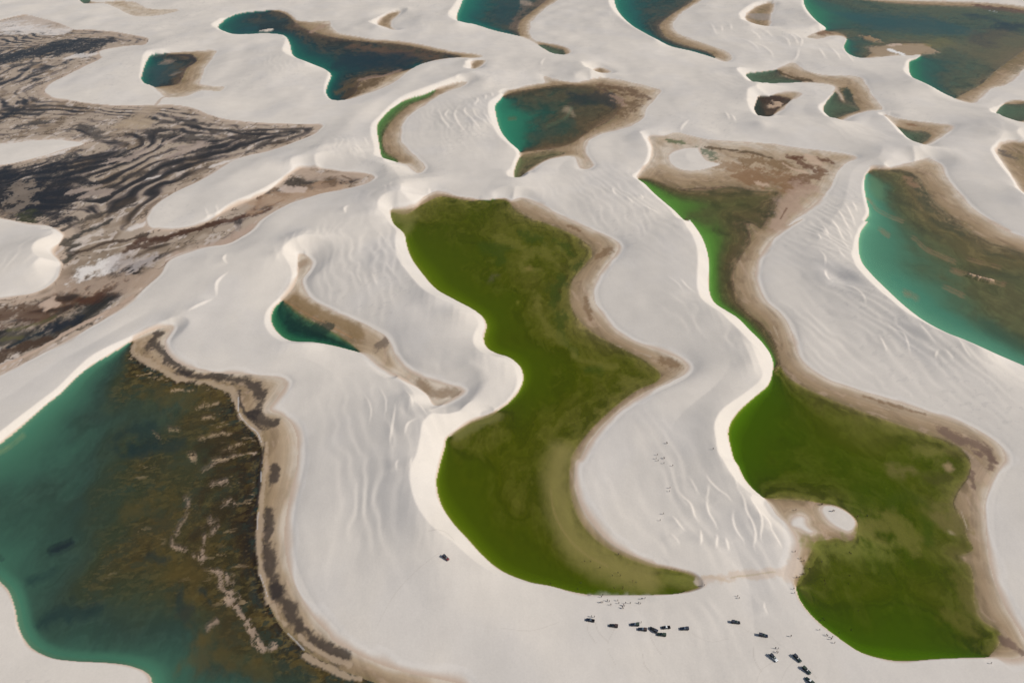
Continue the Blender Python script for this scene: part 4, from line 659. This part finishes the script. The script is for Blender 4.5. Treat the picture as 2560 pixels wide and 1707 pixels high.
# ------------------------------------------------------------------ meshes
def grid_mesh(name, zz, sel=None):
    """sel: boolean per cell (NR-1, NC-1)"""
    me = bpy.data.meshes.new(name)
    ii = np.arange(NR * NC, dtype=np.int32).reshape(NR, NC)
    quads = np.stack([ii[:-1, :-1], ii[:-1, 1:], ii[1:, 1:], ii[1:, :-1]], -1)
    quads = quads.reshape(-1, 4) if sel is None else quads[sel]
    used = np.unique(quads) if sel is not None else np.arange(NR * NC)
    mp = np.zeros(NR * NC, np.int32); mp[used] = np.arange(len(used)); quads = mp[quads]
    co = np.stack([GX, GY, zz], -1).reshape(-1, 3)[used].astype(np.float32)
    me.vertices.add(len(co)); me.vertices.foreach_set('co', co.ravel())
    me.loops.add(quads.size); me.loops.foreach_set('vertex_index', quads.ravel().astype(np.int32))
    me.polygons.add(len(quads)); me.polygons.foreach_set('loop_start', np.arange(0, quads.size, 4, dtype=np.int32))
    me.polygons.foreach_set('use_smooth', np.ones(len(quads), bool))
    me.update(calc_edges=True)
    return me, used
def attr(me, name, kind, data):
    a = me.attributes.new(name, kind, 'POINT')
    if kind == 'FLOAT_COLOR':
        d = np.ones((len(data), 4), np.float32); d[:, :3] = data; a.data.foreach_set('color', d.ravel())
    else: a.data.foreach_set('value', data.astype(np.float32).ravel())
def newmat(name):
    m = bpy.data.materials.new(name); m.use_nodes = True; nt = m.node_tree
    return m, nt.nodes, nt.links, nt.nodes['Principled BSDF']
ms, N, L, B = newmat('sand_and_mud')
a = N.new('ShaderNodeAttribute'); a.attribute_name = 'tone'; r = N.new('ShaderNodeAttribute'); r.attribute_name = 'gloss'
tc = N.new('ShaderNodeNewGeometry')
def noise(scale, detail, rough=0.6):
    n = N.new('ShaderNodeTexNoise'); n.inputs['Scale'].default_value = scale; n.inputs['Detail'].default_value = detail; n.inputs['Roughness'].default_value = rough
    L.new(tc.outputs['Position'], n.inputs['Vector']); return n
n1_ = noise(0.05, 6); n2_ = noise(0.9, 4)
mr = N.new('ShaderNodeMapRange'); mr.inputs['To Min'].default_value = 0.965; mr.inputs['To Max'].default_value = 1.035; mr.inputs['From Min'].default_value = 0.3; mr.inputs['From Max'].default_value = 0.7; L.new(n1_.outputs['Fac'], mr.inputs['Value'])
mr2 = N.new('ShaderNodeMapRange'); mr2.inputs['To Min'].default_value = 0.97; mr2.inputs['To Max'].default_value = 1.03; mr2.inputs['From Min'].default_value = 0.3; mr2.inputs['From Max'].default_value = 0.7; L.new(n2_.outputs['Fac'], mr2.inputs['Value'])
mu = N.new('ShaderNodeMath'); mu.operation = 'MULTIPLY'; L.new(mr.outputs[0], mu.inputs[0]); L.new(mr2.outputs[0], mu.inputs[1])
sc_ = N.new('ShaderNodeVectorMath'); sc_.operation = 'SCALE'; L.new(a.outputs['Color'], sc_.inputs[0]); L.new(mu.outputs[0], sc_.inputs['Scale'])
L.new(sc_.outputs[0], B.inputs['Base Color']); L.new(r.outputs['Fac'], B.inputs['Roughness'])
B.inputs['Specular IOR Level'].default_value = 0.15
bp = N.new('ShaderNodeBump'); bp.inputs['Strength'].default_value = 0.35; bp.inputs['Distance'].default_value = 0.25
n3_ = noise(0.35, 5); L.new(n3_.outputs['Fac'], bp.inputs['Height']); L.new(bp.outputs[0], B.inputs['Normal'])

mw, N, L, B = newmat('lagoon_water')
N.remove(B); out = N['Material Output']
a = N.new('ShaderNodeAttribute'); a.attribute_name = 'tone'; o_ = N.new('ShaderNodeAttribute'); o_.attribute_name = 'murk'
tr = N.new('ShaderNodeBsdfTransparent'); df = N.new('ShaderNodeBsdfDiffuse'); gl = N.new('ShaderNodeBsdfGlossy'); gl.inputs['Roughness'].default_value = 0.12
L.new(a.outputs['Color'], df.inputs['Color'])
tc = N.new('ShaderNodeNewGeometry')
wv = N.new('ShaderNodeTexNoise'); wv.inputs['Scale'].default_value = 0.8; wv.inputs['Detail'].default_value = 3; L.new(tc.outputs['Position'], wv.inputs['Vector'])
bp = N.new('ShaderNodeBump'); bp.inputs['Strength'].default_value = 0.12; bp.inputs['Distance'].default_value = 0.1; L.new(wv.outputs['Fac'], bp.inputs['Height']); L.new(bp.outputs[0], gl.inputs['Normal'])
dt = N.new('ShaderNodeVectorMath'); dt.operation = 'DOT_PRODUCT'; L.new(tc.outputs['Incoming'], dt.inputs[0]); L.new(bp.outputs[0], dt.inputs[1])
def mth(op, a_, b_=None):
    n = N.new('ShaderNodeMath'); n.operation = op
    for q, v in enumerate((a_, b_)):
        if v is None: continue
        if hasattr(v, 'is_linked'): L.new(v, n.inputs[q])
        else: n.inputs[q].default_value = v
    return n.outputs[0]
fr_o = mth('ADD', mth('MULTIPLY', mth('POWER', mth('SUBTRACT', 1.0, mth('ABSOLUTE', dt.outputs['Value'])), 5.0), 0.25), 0.004)
m1 = N.new('ShaderNodeMixShader'); L.new(o_.outputs['Fac'], m1.inputs[0]); L.new(tr.outputs[0], m1.inputs[1]); L.new(df.outputs[0], m1.inputs[2])
m2 = N.new('ShaderNodeMixShader'); L.new(fr_o, m2.inputs[0]); L.new(m1.outputs[0], m2.inputs[1]); L.new(gl.outputs[0], m2.inputs[2])
L.new(m2.outputs[0], out.inputs['Surface'])

me, used = grid_mesh('dune_terrain', Z)
attr(me, 'tone', 'FLOAT_COLOR', np.clip(ALB, 0.004, 0.9).reshape(-1, 3)); attr(me, 'gloss', 'FLOAT', ROUGH.reshape(-1))
me.materials.append(ms)
ter = bpy.data.objects.new('dune_terrain', me); sc.collection.objects.link(ter); ter['kind'] = 'structure'
ter['label'] = 'pale wind-shaped sand dunes with brown damp lows between them'
WLABEL = {'tl': 'tiny dark pool under the dune at the top left edge', 'wet': 'dark shallow marsh pools between mud ribs', 'c': 'small dark lagoon enclosed by dunes beside the marsh', 'e': 'long dark lagoon with brown weed at the top', 'g': 'dark teal lagoon cut by the top edge', 'h': 'narrow teal lagoon running off the top edge', 'j': 'large teal lagoon in the top right corner', 'k': 'grey-green ponds in a brown low', 'k2': 'small brown pond under a steep dune face', 'l': 'small olive pond in a triangular low', 'm': 'olive pond at the right edge', 'o': 'bright teal lagoon with dark weed near the picture centre top', 'q': 'thin crescent of green water along a steep dune face', 'r': 'long winding deep green lagoon in the centre', 's': 'small forest-green pool beside a brown low', 't': 'large teal and brown lagoon in the near left corner', 'u': 'long green lagoon winding down the right side', 'v': 'turquoise lagoon at the right edge'}
cell = lambda A: A[:-1, :-1] | A[:-1, 1:] | A[1:, 1:] | A[1:, :-1]
for b, k in enumerate(names):
    own = bid == b; m = own & (Z < 0.0)
    if m.sum() < 6: continue
    mm = m.copy()                                        # reach one row under the shore
    mm[1:] |= m[:-1]; mm[:-1] |= m[1:]; mm[:, 1:] |= m[:, :-1]; mm[:, :-1] |= m[:, 1:]
    sel = cell(mm)
    wc = WCOL.copy() if False else WCOL
    me, used = grid_mesh('lagoon_water', np.zeros_like(Z), sel)
    attr(me, 'tone', 'FLOAT_COLOR', np.clip(wc.reshape(-1, 3)[used], 0.003, 0.9)); attr(me, 'murk', 'FLOAT', OPA.reshape(-1)[used])
    me.materials.append(mw)
    o = bpy.data.objects.new('lagoon_water', me); sc.collection.objects.link(o); o['kind'] = 'structure'; o['label'] = WLABEL.get(k, 'shallow water in a low between dunes')
# ------------------------------------------------------------------ things on the sand
def on_ground(px, py):
    """source-photo pixel -> place on the terrain"""
    p = np.array([[px * KS, py * KS]]); z = 0.5
    for _ in range(12):
        w = unproject(p, z)[0]; z = float(sample(Z, w[0], w[1]))
    return w[0], w[1], z
def plain(name, col, rough=0.5, metal=0.0, vary=0.06, spec=0.5):
    m, N, L, B = newmat(name)
    tc = N.new('ShaderNodeTexCoord'); n = N.new('ShaderNodeTexNoise'); n.inputs['Scale'].default_value = 6.0; n.inputs['Detail'].default_value = 4
    L.new(tc.outputs['Object'], n.inputs['Vector'])
    mx = N.new('ShaderNodeMix'); mx.data_type = 'RGBA'; L.new(n.outputs['Fac'], mx.inputs['Factor'])
    c = np.array(col); mx.inputs['A'].default_value = (*(c * (1 - vary)), 1); mx.inputs['B'].default_value = (*(c * (1 + vary) + 0.004), 1)
    L.new(mx.outputs['Result'], B.inputs['Base Color'])
    B.inputs['Roughness'].default_value = rough; B.inputs['Metallic'].default_value = metal; B.inputs['Specular IOR Level'].default_value = spec
    return m
M = {'black': plain('black_paint', (0.012, 0.014, 0.018), 0.3), 'navy': plain('navy_paint', (0.012, 0.02, 0.04), 0.3), 'green': plain('dark_green_paint', (0.012, 0.03, 0.026), 0.35),
     'grey': plain('slate_paint', (0.11, 0.14, 0.18), 0.35), 'white': plain('white_paint_and_glare', (0.7, 0.72, 0.72), 0.35), 'red': plain('dull_red_paint', (0.16, 0.03, 0.035), 0.45),
     'glass': plain('window_glass', (0.03, 0.045, 0.06), 0.08), 'tyre': plain('tyre_rubber', (0.015, 0.015, 0.015), 0.85), 'rim': plain('wheel_steel', (0.25, 0.25, 0.26), 0.4, 0.8),
     'lamp': plain('lamp_glass', (0.6, 0.6, 0.55), 0.15), 'tail': plain('tail_lamp_red', (0.3, 0.02, 0.02), 0.2), 'bench': plain('bench_vinyl', (0.045, 0.035, 0.035), 0.6), 'bed': plain('bed_liner', (0.03, 0.03, 0.03), 0.8),
     'brown': plain('canopy_brown', (0.055, 0.032, 0.03), 0.8), 'olive': plain('canopy_green', (0.03, 0.05, 0.035), 0.8), 'slate': plain('canopy_slate', (0.03, 0.037, 0.055), 0.8),
     'skin': plain('skin', (0.16, 0.085, 0.055), 0.6), 'hair': plain('dark_hair', (0.01, 0.008, 0.007), 0.6)}
def mesh_of(name, bm, mat):
    me = bpy.data.meshes.new(name); bm.normal_update(); bm.to_mesh(me); bm.free(); me.materials.append(mat); return me
def put(name, me, parent=None, loc=None):
    o = bpy.data.objects.new(name, me); sc.collection.objects.link(o); o.parent = parent
    if loc is not None: o.location = loc
    return o
def prism(bm, prof, y0, y1, inset=None):
    """side profile (x, z) extruded across y; inset narrows the points listed by index"""
    inset = inset or {}
    a = [bm.verts.new((x, y0 + inset.get(k, 0), z)) for k, (x, z) in enumerate(prof)]
    b = [bm.verts.new((x, y1 - inset.get(k, 0), z)) for k, (x, z) in enumerate(prof)]
    n = len(prof); bm.faces.new(a); bm.faces.new(b[::-1])
    for k in range(n): bm.faces.new((a[k], b[k], b[(k + 1) % n], a[(k + 1) % n]))
def box(bm, c, s):
    r = bmesh.ops.create_cube(bm, size=1.0); bmesh.ops.scale(bm, vec=s, verts=r['verts']); bmesh.ops.translate(bm, vec=c, verts=r['verts'])
def bev(bm, w):
    bmesh.ops.bevel(bm, geom=bm.edges[:], offset=w, segments=2, affect='EDGES', profile=0.6)
# one tour pickup, nose towards +x, 5.3 m long; parts as shared meshes
PK = {}
bm = bmesh.new()      # lower body: bonnet, cab sides, open load bed, wheel arches cut into the sill line
prism(bm, [(2.60,.45),(2.66,.62),(2.64,.92),(2.50,1.02),(1.30,1.12),(-.55,1.12),(-.55,.62),(-2.62,.62),(-2.62,.50),(-2.30,.42),(-2.20,.72),(-1.95,.88),(-1.55,.88),(-1.30,.72),(-1.20,.40),(1.05,.40),(1.15,.72),(1.40,.88),(1.80,.88),(2.05,.72),(2.15,.42)], -.92, .92, {3: .08, 4: .03})
bev(bm, .03); PK['body'] = bm
bm = bmesh.new(); prism(bm, [(1.15,1.10),(.45,1.72),(.30,1.80),(-.45,1.80),(-.56,1.72),(-.60,1.10)], -.86, .86, {1: .12, 2: .15, 3: .15, 4: .12}); bev(bm, .03); PK['cab'] = bm
bm = bmesh.new(); prism(bm, [(1.12,1.17),(.53,1.70),(.50,1.68),(1.08,1.15)], -.74, .74, {1: .08, 2: .08}); PK['windscreen'] = bm
bm = bmesh.new(); prism(bm, [(-.575,1.68),(-.615,1.22),(-.60,1.22),(-.56,1.68)], -.70, .70, {0: .06, 3: .06}); PK['rear_window'] = bm
bm = bmesh.new()
for s in (-1, 1): pass
prism(bm, [(.92,1.18),(.47,1.62),(-.40,1.64),(-.48,1.18)], -.012, .012); PK['side_window'] = bm
bm = bmesh.new()
box(bm, (-1.60, .88, .87), (2.04, .07, .50)); box(bm, (-1.60, -.88, .87), (2.04, .07, .50)); box(bm, (-2.59, 0, .87), (.07, 1.68, .50)); box(bm, (-.62, 0, .87), (.06, 1.68, .50)); box(bm, (-1.60, 0, .645), (1.90, 1.68, .05)); PK['load_bed'] = bm
bm = bmesh.new(); box(bm, (0, 0, .28), (.42, 1.62, .10)); box(bm, (-.20, 0, .55), (.08, 1.62, .50)); bev(bm, .02); PK['bench'] = bm
bm = bmesh.new(); box(bm, (0, 0, 1.50), (.05, .05, .80)); PK['canopy_post'] = bm
bm = bmesh.new(); box(bm, (-1.62, 0, 1.30), (1.8, .04, .04)); PK['hand_rail'] = bm
bm = bmesh.new(); prism(bm, [(-.62,1.90),(-.70,1.97),(-2.55,1.97),(-2.66,1.88),(-2.60,1.86),(-.66,1.87)], -.93, .93, {1: .12, 2: .12}); PK['canopy'] = bm
bm = bmesh.new(); bmesh.ops.create_cone(bm, cap_ends=True, segments=20, radius1=.40, radius2=.40, depth=.26); bmesh.ops.rotate(bm, matrix=Matrix.Rotation(math.pi / 2, 3, 'X'), verts=bm.verts); bev(bm, .03); PK['tyre'] = bm
bm = bmesh.new(); bmesh.ops.create_cone(bm, cap_ends=True, segments=16, radius1=.24, radius2=.20, depth=.29); bmesh.ops.rotate(bm, matrix=Matrix.Rotation(math.pi / 2, 3, 'X'), verts=bm.verts); PK['rim'] = bm
bm = bmesh.new(); box(bm, (0, 0, 0), (.10, .34, .16)); bev(bm, .02); PK['headlight'] = bm
bm = bmesh.new(); box(bm, (0, 0, 0), (.05, .14, .30)); PK['tail_light'] = bm
bm = bmesh.new(); box(bm, (2.68, 0, .55), (.14, 1.76, .20)); bev(bm, .04); PK['bumper'] = bm
bm = bmesh.new(); box(bm, (0, 0, 0), (.12, .22, .15)); bev(bm, .02); PK['mirror'] = bm
bm = bmesh.new(); box(bm, (2.665, 0, .80), (.03, 1.0, .20)); PK['grille'] = bm
base = {k: mesh_of(k, bm, M['black']) for k, bm in PK.items()}
def variant(key, mat):
    k = (key, mat)
    if k not in variant.c:
        me = base[key].copy(); me.materials.clear(); me.materials.append(M[mat]); variant.c[k] = me
    return variant.c[k]
variant.c = {}
def terrain_basis(x, y):
    e = 2.0; dx = (float(sample(Z, x + e, y)) - float(sample(Z, x - e, y))) / (2 * e); dy = (float(sample(Z, x, y + e)) - float(sample(Z, x, y - e))) / (2 * e)
    return Vector((-dx, -dy, 1)).normalized()
def pickup(px, py, ax, ay, paint, top, label, roof=None, bonnet=None):
    """px, py: middle of the vehicle in the photo; ax, ay: a photo direction its nose points along"""
    x, y, z = on_ground(px, py + 4)
    x2, y2, _ = on_ground(px + ax, py + 4 + ay)
    up = terrain_basis(x, y); f = Vector((x2 - x, y2 - y, 0)).normalized(); f = (f - up * f.dot(up)).normalized(); r = up.cross(f)
    root = bpy.data.objects.new('pickup_truck', None); sc.collection.objects.link(root)
    zz = max(float(sample(Z, x + q * f.x * 1.5, y + q * f.y * 1.5)) for q in (-1, 0, 1))
    root.matrix_world = Matrix(((f.x, r.x, up.x, x), (f.y, r.y, up.y, y), (f.z, r.z, up.z, max(z, zz) - 0.02), (0, 0, 0, 1))) @ Matrix.Scale(0.87, 4)
    root['label'] = label; root['category'] = 'pickup truck'; root['group'] = 'tour pickups parked on the sand'
    put('body', variant('body', bonnet or paint), root); cab = put('cab', variant('cab', roof or paint), root)
    put('windscreen', variant('windscreen', 'glass'), cab, (.02, 0, .012)); put('rear_window', variant('rear_window', 'glass'), cab, (-.015, 0, 0))
    for s in (-1, 1):
        o = put('side_window', variant('side_window', 'glass'), cab, (0, s * .80, 0)); o.rotation_euler = (s * .19, 0, 0); o.location = (0, s * (.872 + .19 * 1.14), 0)
        put('mirror', variant('mirror', paint), cab, (.86, s * 1.0, 1.22))
        put('headlight', variant('headlight', 'lamp'), root, (2.60, s * .68, .84)); put('tail_light', variant('tail_light', 'tail'), root, (-2.63, s * .82, .86))
    put('load_bed', variant('load_bed', paint), root); put('bumper', variant('bumper', 'black'), root); put('grille', variant('grille', 'bed'), root)
    for bx in (-.95, -1.55, -2.15): put('bench', variant('bench', 'bench'), root, (bx, 0, .66 + .0))
    for s in (-1, 1): put('hand_rail', variant('hand_rail', 'black'), root, (0, s * .84, 0 if top else -.12))
    if top:
        put('canopy', variant('canopy', top), root)
        for qx in (-.72, -2.52):
            for s in (-1, 1): put('canopy_post', variant('canopy_post', 'black'), root, (qx, s * .84, 0))
    for wx in (1.60, -1.75):
        for s in (-1, 1):
            t = put('wheel', variant('tyre', 'tyre'), root, (wx, s * .80, .40)); put('rim', variant('rim', 'rim'), t, (0, s * .012, 0))
    return root
pickup(1476, 1547, -10, -2, 'navy', None, 'slate pickup with open rear benches, leftmost of the row below the green lagoon', roof='grey')
pickup(1534, 1561, -10, -1.5, 'black', 'brown', 'black pickup with brown canopy, second from the left in the row')
pickup(1587, 1558, -10, -.3, 'navy', 'olive', 'navy pickup with grey cab roof and canopy, directly above another pickup in the row', roof='grey')
pickup(1606, 1570, -10, -1.2, 'navy', 'brown', 'dark pickup with brown canopy, lower of the pair at the middle of the row', roof='grey')
pickup(1634, 1571, -10, -6, 'black', 'slate', 'black pickup parked at a slant, its tail touching the pickup behind')
pickup(1654, 1583, -10, -1.4, 'green', 'olive', 'dark green pickup lowest in the row, just behind the slanted black one')
pickup(1665, 1565, -10, .6, 'black', None, 'pickup with roof glare painted white and open benches near the right end of the row', roof='white')  # sun glare on this cab roof is put in as white colour
pickup(1711, 1568, -10, 0, 'navy', 'slate', 'navy pickup standing apart at the right end of the row', roof='grey')
pickup(1839, 1552, 10, 1, 'black', 'slate', 'lone black pickup below the small curved sand ridge', roof='green')
pickup(1908, 1585, 10, 1.8, 'navy', 'slate', 'navy pickup standing alone above the white-bonneted one', roof='green')
pickup(1934, 1641, 8, 8, 'green', 'slate', 'dark green pickup with white bonnet beside a small group of people', bonnet='white')
pickup(1993, 1642, 8, 8, 'green', 'slate', 'upper of the two dark green pickups parked nose to tail', roof='black')
pickup(2016, 1672, 8, 7, 'green', 'olive', 'lower of the two dark green pickups parked nose to tail', roof='black')
pickup(2024, 1699, -8, -7, 'green', 'olive', 'dark pickup with white cab roof cut by the bottom edge', roof='white')
pickup(1115, 1391, 8, 6.5, 'red', 'slate', 'dull red pickup alone on the dune beside the steep bright face', roof='black')

# ------------------------------------------------------------------ people: one continuous body, with clothes and hair as children
def figure(kind):
    bm = bmesh.new(); lay = bm.verts.layers.skin.verify()
    def v(co, r, root=False):
        q = bm.verts.new(co); q[lay].radius = (r, r); q[lay].use_root = root; return q
    st = {'stand': (.06, .04), 'walk': (.30, .16), 'wade': (.14, .10)}[kind]
    pel = v((0, 0, .95), .14, True); ab = v((0, 0, 1.12), .13); che = v((.01, 0, 1.32), .15); nk = v((.01, 0, 1.48), .06); hd = v((.02, 0, 1.60), .095); tp = v((.02, 0, 1.70), .07)
    for a_, b_ in ((pel, ab), (ab, che), (che, nk), (nk, hd), (hd, tp)): bm.edges.new((a_, b_))
    ns = v((.11, 0, 1.59), .02); bm.edges.new((hd, ns))
    for s in (-1, 1):
        dx = st[0] * s
        hip = v((0, s * .10, .88), .095); kn = v((dx * .55 + .03, s * .11, .49), .062); an = v((dx, s * .12, .09), .042); toe = v((dx + .17, s * .13, .04), .035)
        for a_, b_ in ((pel, hip), (hip, kn), (kn, an), (an, toe)): bm.edges.new((a_, b_))
        sh = v((0, s * .19, 1.40), .06); el = v((-dx * .4 - .02, s * .26, 1.13), .044); wr = v((-dx * .8 + .06, s * .27, .90), .03); ha = v((-dx * .8 + .09, s * .27, .81), .034)
        for a_, b_ in ((che, sh), (sh, el), (el, wr), (wr, ha)): bm.edges.new((a_, b_))
        for q in range(5):
            if q == 4: fg = v((-dx * .8 + .14, s * .235, .80), .010)
            else: fg = v((-dx * .8 + .06 + .024 * q, s * .275, .715 + .012 * abs(q - 1.4)), .009)
            bm.edges.new((ha, fg))
    me = bpy.data.meshes.new('person'); bm.to_mesh(me); bm.free()
    o = bpy.data.objects.new('person', me); sc.collection.objects.link(o)
    sk = o.modifiers.new('s', 'SKIN'); sk.use_smooth_shade = True; sb = o.modifiers.new('b', 'SUBSURF'); sb.levels = 1
    dg = bpy.context.evaluated_depsgraph_get(); out = bpy.data.meshes.new_from_object(o.evaluated_get(dg)); bpy.data.objects.remove(o)
    out.materials.clear(); out.materials.append(M['skin']); return out
def shell(body, z0, z1, ymax, grow):
    """a garment: the stretch of the body between two heights, let out a little, with open hems"""
    bm = bmesh.new(); bm.from_mesh(body); bm.normal_update()
    kill = [f for f in bm.faces if not (z0 < f.calc_center_median().z < z1 and abs(f.calc_center_median().y) < ymax)]
    for vv in bm.verts: vv.co += vv.normal * grow
    bmesh.ops.delete(bm, geom=kill, context='FACES')
    me = bpy.data.meshes.new('cloth'); bm.to_mesh(me); bm.free(); return me
CLOTH = {'black': (0.012, 0.012, 0.014), 'dark blue': (0.015, 0.025, 0.07), 'dark red': (0.12, 0.015, 0.02), 'white': (0.6, 0.6, 0.58), 'grey': (0.09, 0.09, 0.095), 'brown': (0.06, 0.035, 0.02)}
CM = {k: plain(k.replace(' ', '_') + '_cloth', c, 0.85) for k, c in CLOTH.items()}
BODY = {}
for kd in ('stand', 'walk', 'wade'):
    b_ = figure(kd); BODY[kd] = (b_, shell(b_, .98, 1.46, .235, .018), shell(b_, .55, 1.0, .2, .022), shell(b_, 1.58, 1.9, .2, .016)); BODY[kd][3].materials.append(M['hair'])
GARM = {}
def garment(kd, idx, col):
    if (kd, idx, col) not in GARM:
        me = BODY[kd][idx].copy(); me.materials.clear(); me.materials.append(CM[col]); GARM[kd, idx, col] = me
    return GARM[kd, idx, col]
rnd = random.Random(3)
ORD = ['leftmost', 'second from the left', 'third from the left', 'fourth from the left', 'fifth from the left', 'sixth from the left', 'seventh from the left', 'eighth from the left', 'ninth from the left', 'tenth from the left', 'eleventh from the left', 'twelfth from the left', 'thirteenth from the left', 'fourteenth from the left']
def people(spots, kd, label, group):
    spots = sorted(spots)
    for q, (px, py) in enumerate(spots):
        x, y, z = on_ground(px, py)
        col, low = rnd.choice(['black', 'black', 'dark blue', 'dark red', 'grey', 'brown']), rnd.choice(['black', 'dark blue', 'brown'])
        k2 = kd if kd != 'mix' else rnd.choice(['stand', 'walk'])
        o = put('person', BODY[k2][0]); o.location = (x, y, max(z, -1.15) - .005); o.rotation_euler = (0, 0, rnd.uniform(0, 6.28))
        s = rnd.uniform(.96, 1.08); o.scale = (s, s, s)
        put('shirt', garment(k2, 1, col), o); put('shorts', garment(k2, 2, low), o); put('hair', BODY[k2][3], o)
        o['label'] = label if len(spots) == 1 else f'{ORD[q] if q < len(spots) - 1 or q > 8 else "rightmost"} of the {group}'; o['category'] = 'person'; o['group'] = group
t4 = lambda L_: [(1440 + a * .13605, 1480 + b * .13605) for a, b in L_]
t8 = lambda L_: [(830 + a * .38265, 1107 + b * .38265) for a, b in L_]
t9 = lambda L_: [(1660 + a * .38265, 1107 + b * .38265) for a, b in L_]
people(t4([(275,55),(490,62),(465,92)]), 'stand', 'person at the water line of the central green lagoon above the parked row', 'people at the central lagoon shore')
people(t4([(490,190),(460,195),(575,160),(610,174),(638,237),(765,158),(785,208)]), 'mix', 'person on the sand in the left half of the group between pickups and lagoon', 'people left of the knot between pickups and lagoon')
people(t4([(870,243),(890,255),(850,288),(870,302)]), 'stand', 'person in the tight knot just above the middle of the row', 'people in the tight knot above the parked row')
people(t4([(995,207),(910,205),(1150,203),(1185,214),(1210,128),(1265,118)]), 'mix', 'person on the sand in the right half of the group between pickups and lagoon', 'people right of the knot between pickups and lagoon')
people(t4([(285,452),(335,460)]), 'stand', 'person leaning at the leftmost pickup of the row', 'people at the leftmost pickup')
people(t4([(1195,560)]), 'stand', 'person standing behind the navy pickup in the row', 'people by the row')
people(t9([(320,42)]), 'walk', 'lone person walking near the steep bright dune edge above the ridges', 'walkers on the dune')
people(t9([(38,296),(35,318)]), 'walk', 'one of two people side by side on the dune left of the ridges', 'pair side by side left of the dune ridges')
people(t9([(480,1003),(490,1016)]), 'walk', 'one of two people on the sand above the lone black pickup', 'pair above the lone pickup')
people(t9([(263,932)]), 'stand', 'dark-clothed person at the tip of the central green lagoon', 'people at the lagoon tip')
people(t9([(855,712)]), 'walk', 'lone person at the edge of the ridged dune by the damp neck', 'walkers on the dune')
people(t9([(892,757),(912,774)]), 'stand', 'one of two people on the damp neck of sand', 'pair on the damp neck of sand')
people(t9([(862,882),(882,880),(846,955),(850,982)]), 'mix', 'person on the pale shore at the left end of the right green lagoon', 'people on the pale shore below the damp neck')
people(t9([(1015,1222),(1060,1255),(1066,1262),(1098,1270),(1090,1283),(1113,1307)]), 'mix', 'person on the sandy bank along the lower right green lagoon', 'people on the sandy bank by the lower right lagoon')
people(t9([(828,1264)]), 'walk', 'lone person on bare sand between the pickups and the lower bank', 'walkers on the sand')
people(t9([(727,1342),(745,1345),(735,1365),(742,1372)]), 'stand', 'person in the small group beside the white-bonneted pickup', 'people beside the white-bonneted pickup')
people(t9([(1098,448),(1105,446),(1112,448)]), 'stand', 'person on the white sand spit', 'people on the white spit')
people(t9([(1027,405),(1034,403)]), 'stand', 'person at the upper end of the white sand spit', 'people at the upper end of the white spit')
people(t9([(860,440)]), 'walk', 'lone person on the brown damp sand left of the white spit', 'walkers on the damp sand')
people(t9([(2135,1440)]), 'walk', 'lone person on the sand below the lower right lagoon', 'walkers on the sand')
people(t8([(2125,80),(2117,105),(2130,118),(2168,100),(2172,103),(2168,135),(2225,152)]), 'walk', 'person in the upper group walking on the wide dune between the green lagoons', 'upper group walking on the wide dune')
people(t8([(2165,465),(2143,508)]), 'walk', 'one of two people low on the wide dune left of the ridges', 'lower pair on the wide dune')
people(t8([(2185,3),(2190,5)]), 'walk', 'one of two people topmost on the wide dune between the green lagoons', 'topmost pair on the wide dune')
people(t8([(1870,730)]), 'stand', 'lone person on the brown beach of the central lagoon', 'people on the beach')
WADE = 'person wading in the shallow end of the central green lagoon'
people(t8([(1690,780),(1750,820),(1868,853),(1885,870),(1832,873),(1965,907),(1985,915),(1900,950),(1843,957),(1897,962),(1625,927),(1605,962),(1650,780),(1428,924)]), 'wade', WADE, 'waders in the central lagoon')
people(t9([(950,824),(905,860),(918,858),(1028,780),(1210,720),(1218,728),(1208,878),(1045,905),(1050,925),(1200,930)]), 'wade', 'person wading off the damp neck in the right green lagoon', 'waders off the damp neck')
people(t9([(945,378),(730,357),(1325,482),(1262,484)]), 'wade', 'person in the green water just above the white spit', 'waders above the spit')
people(t9([(1020,1165),(1035,1158),(1042,1168),(1215,1235),(1262,1108),(1140,1250)]), 'wade', 'person in the water off the lower bank of the right green lagoon', 'waders off the lower bank')
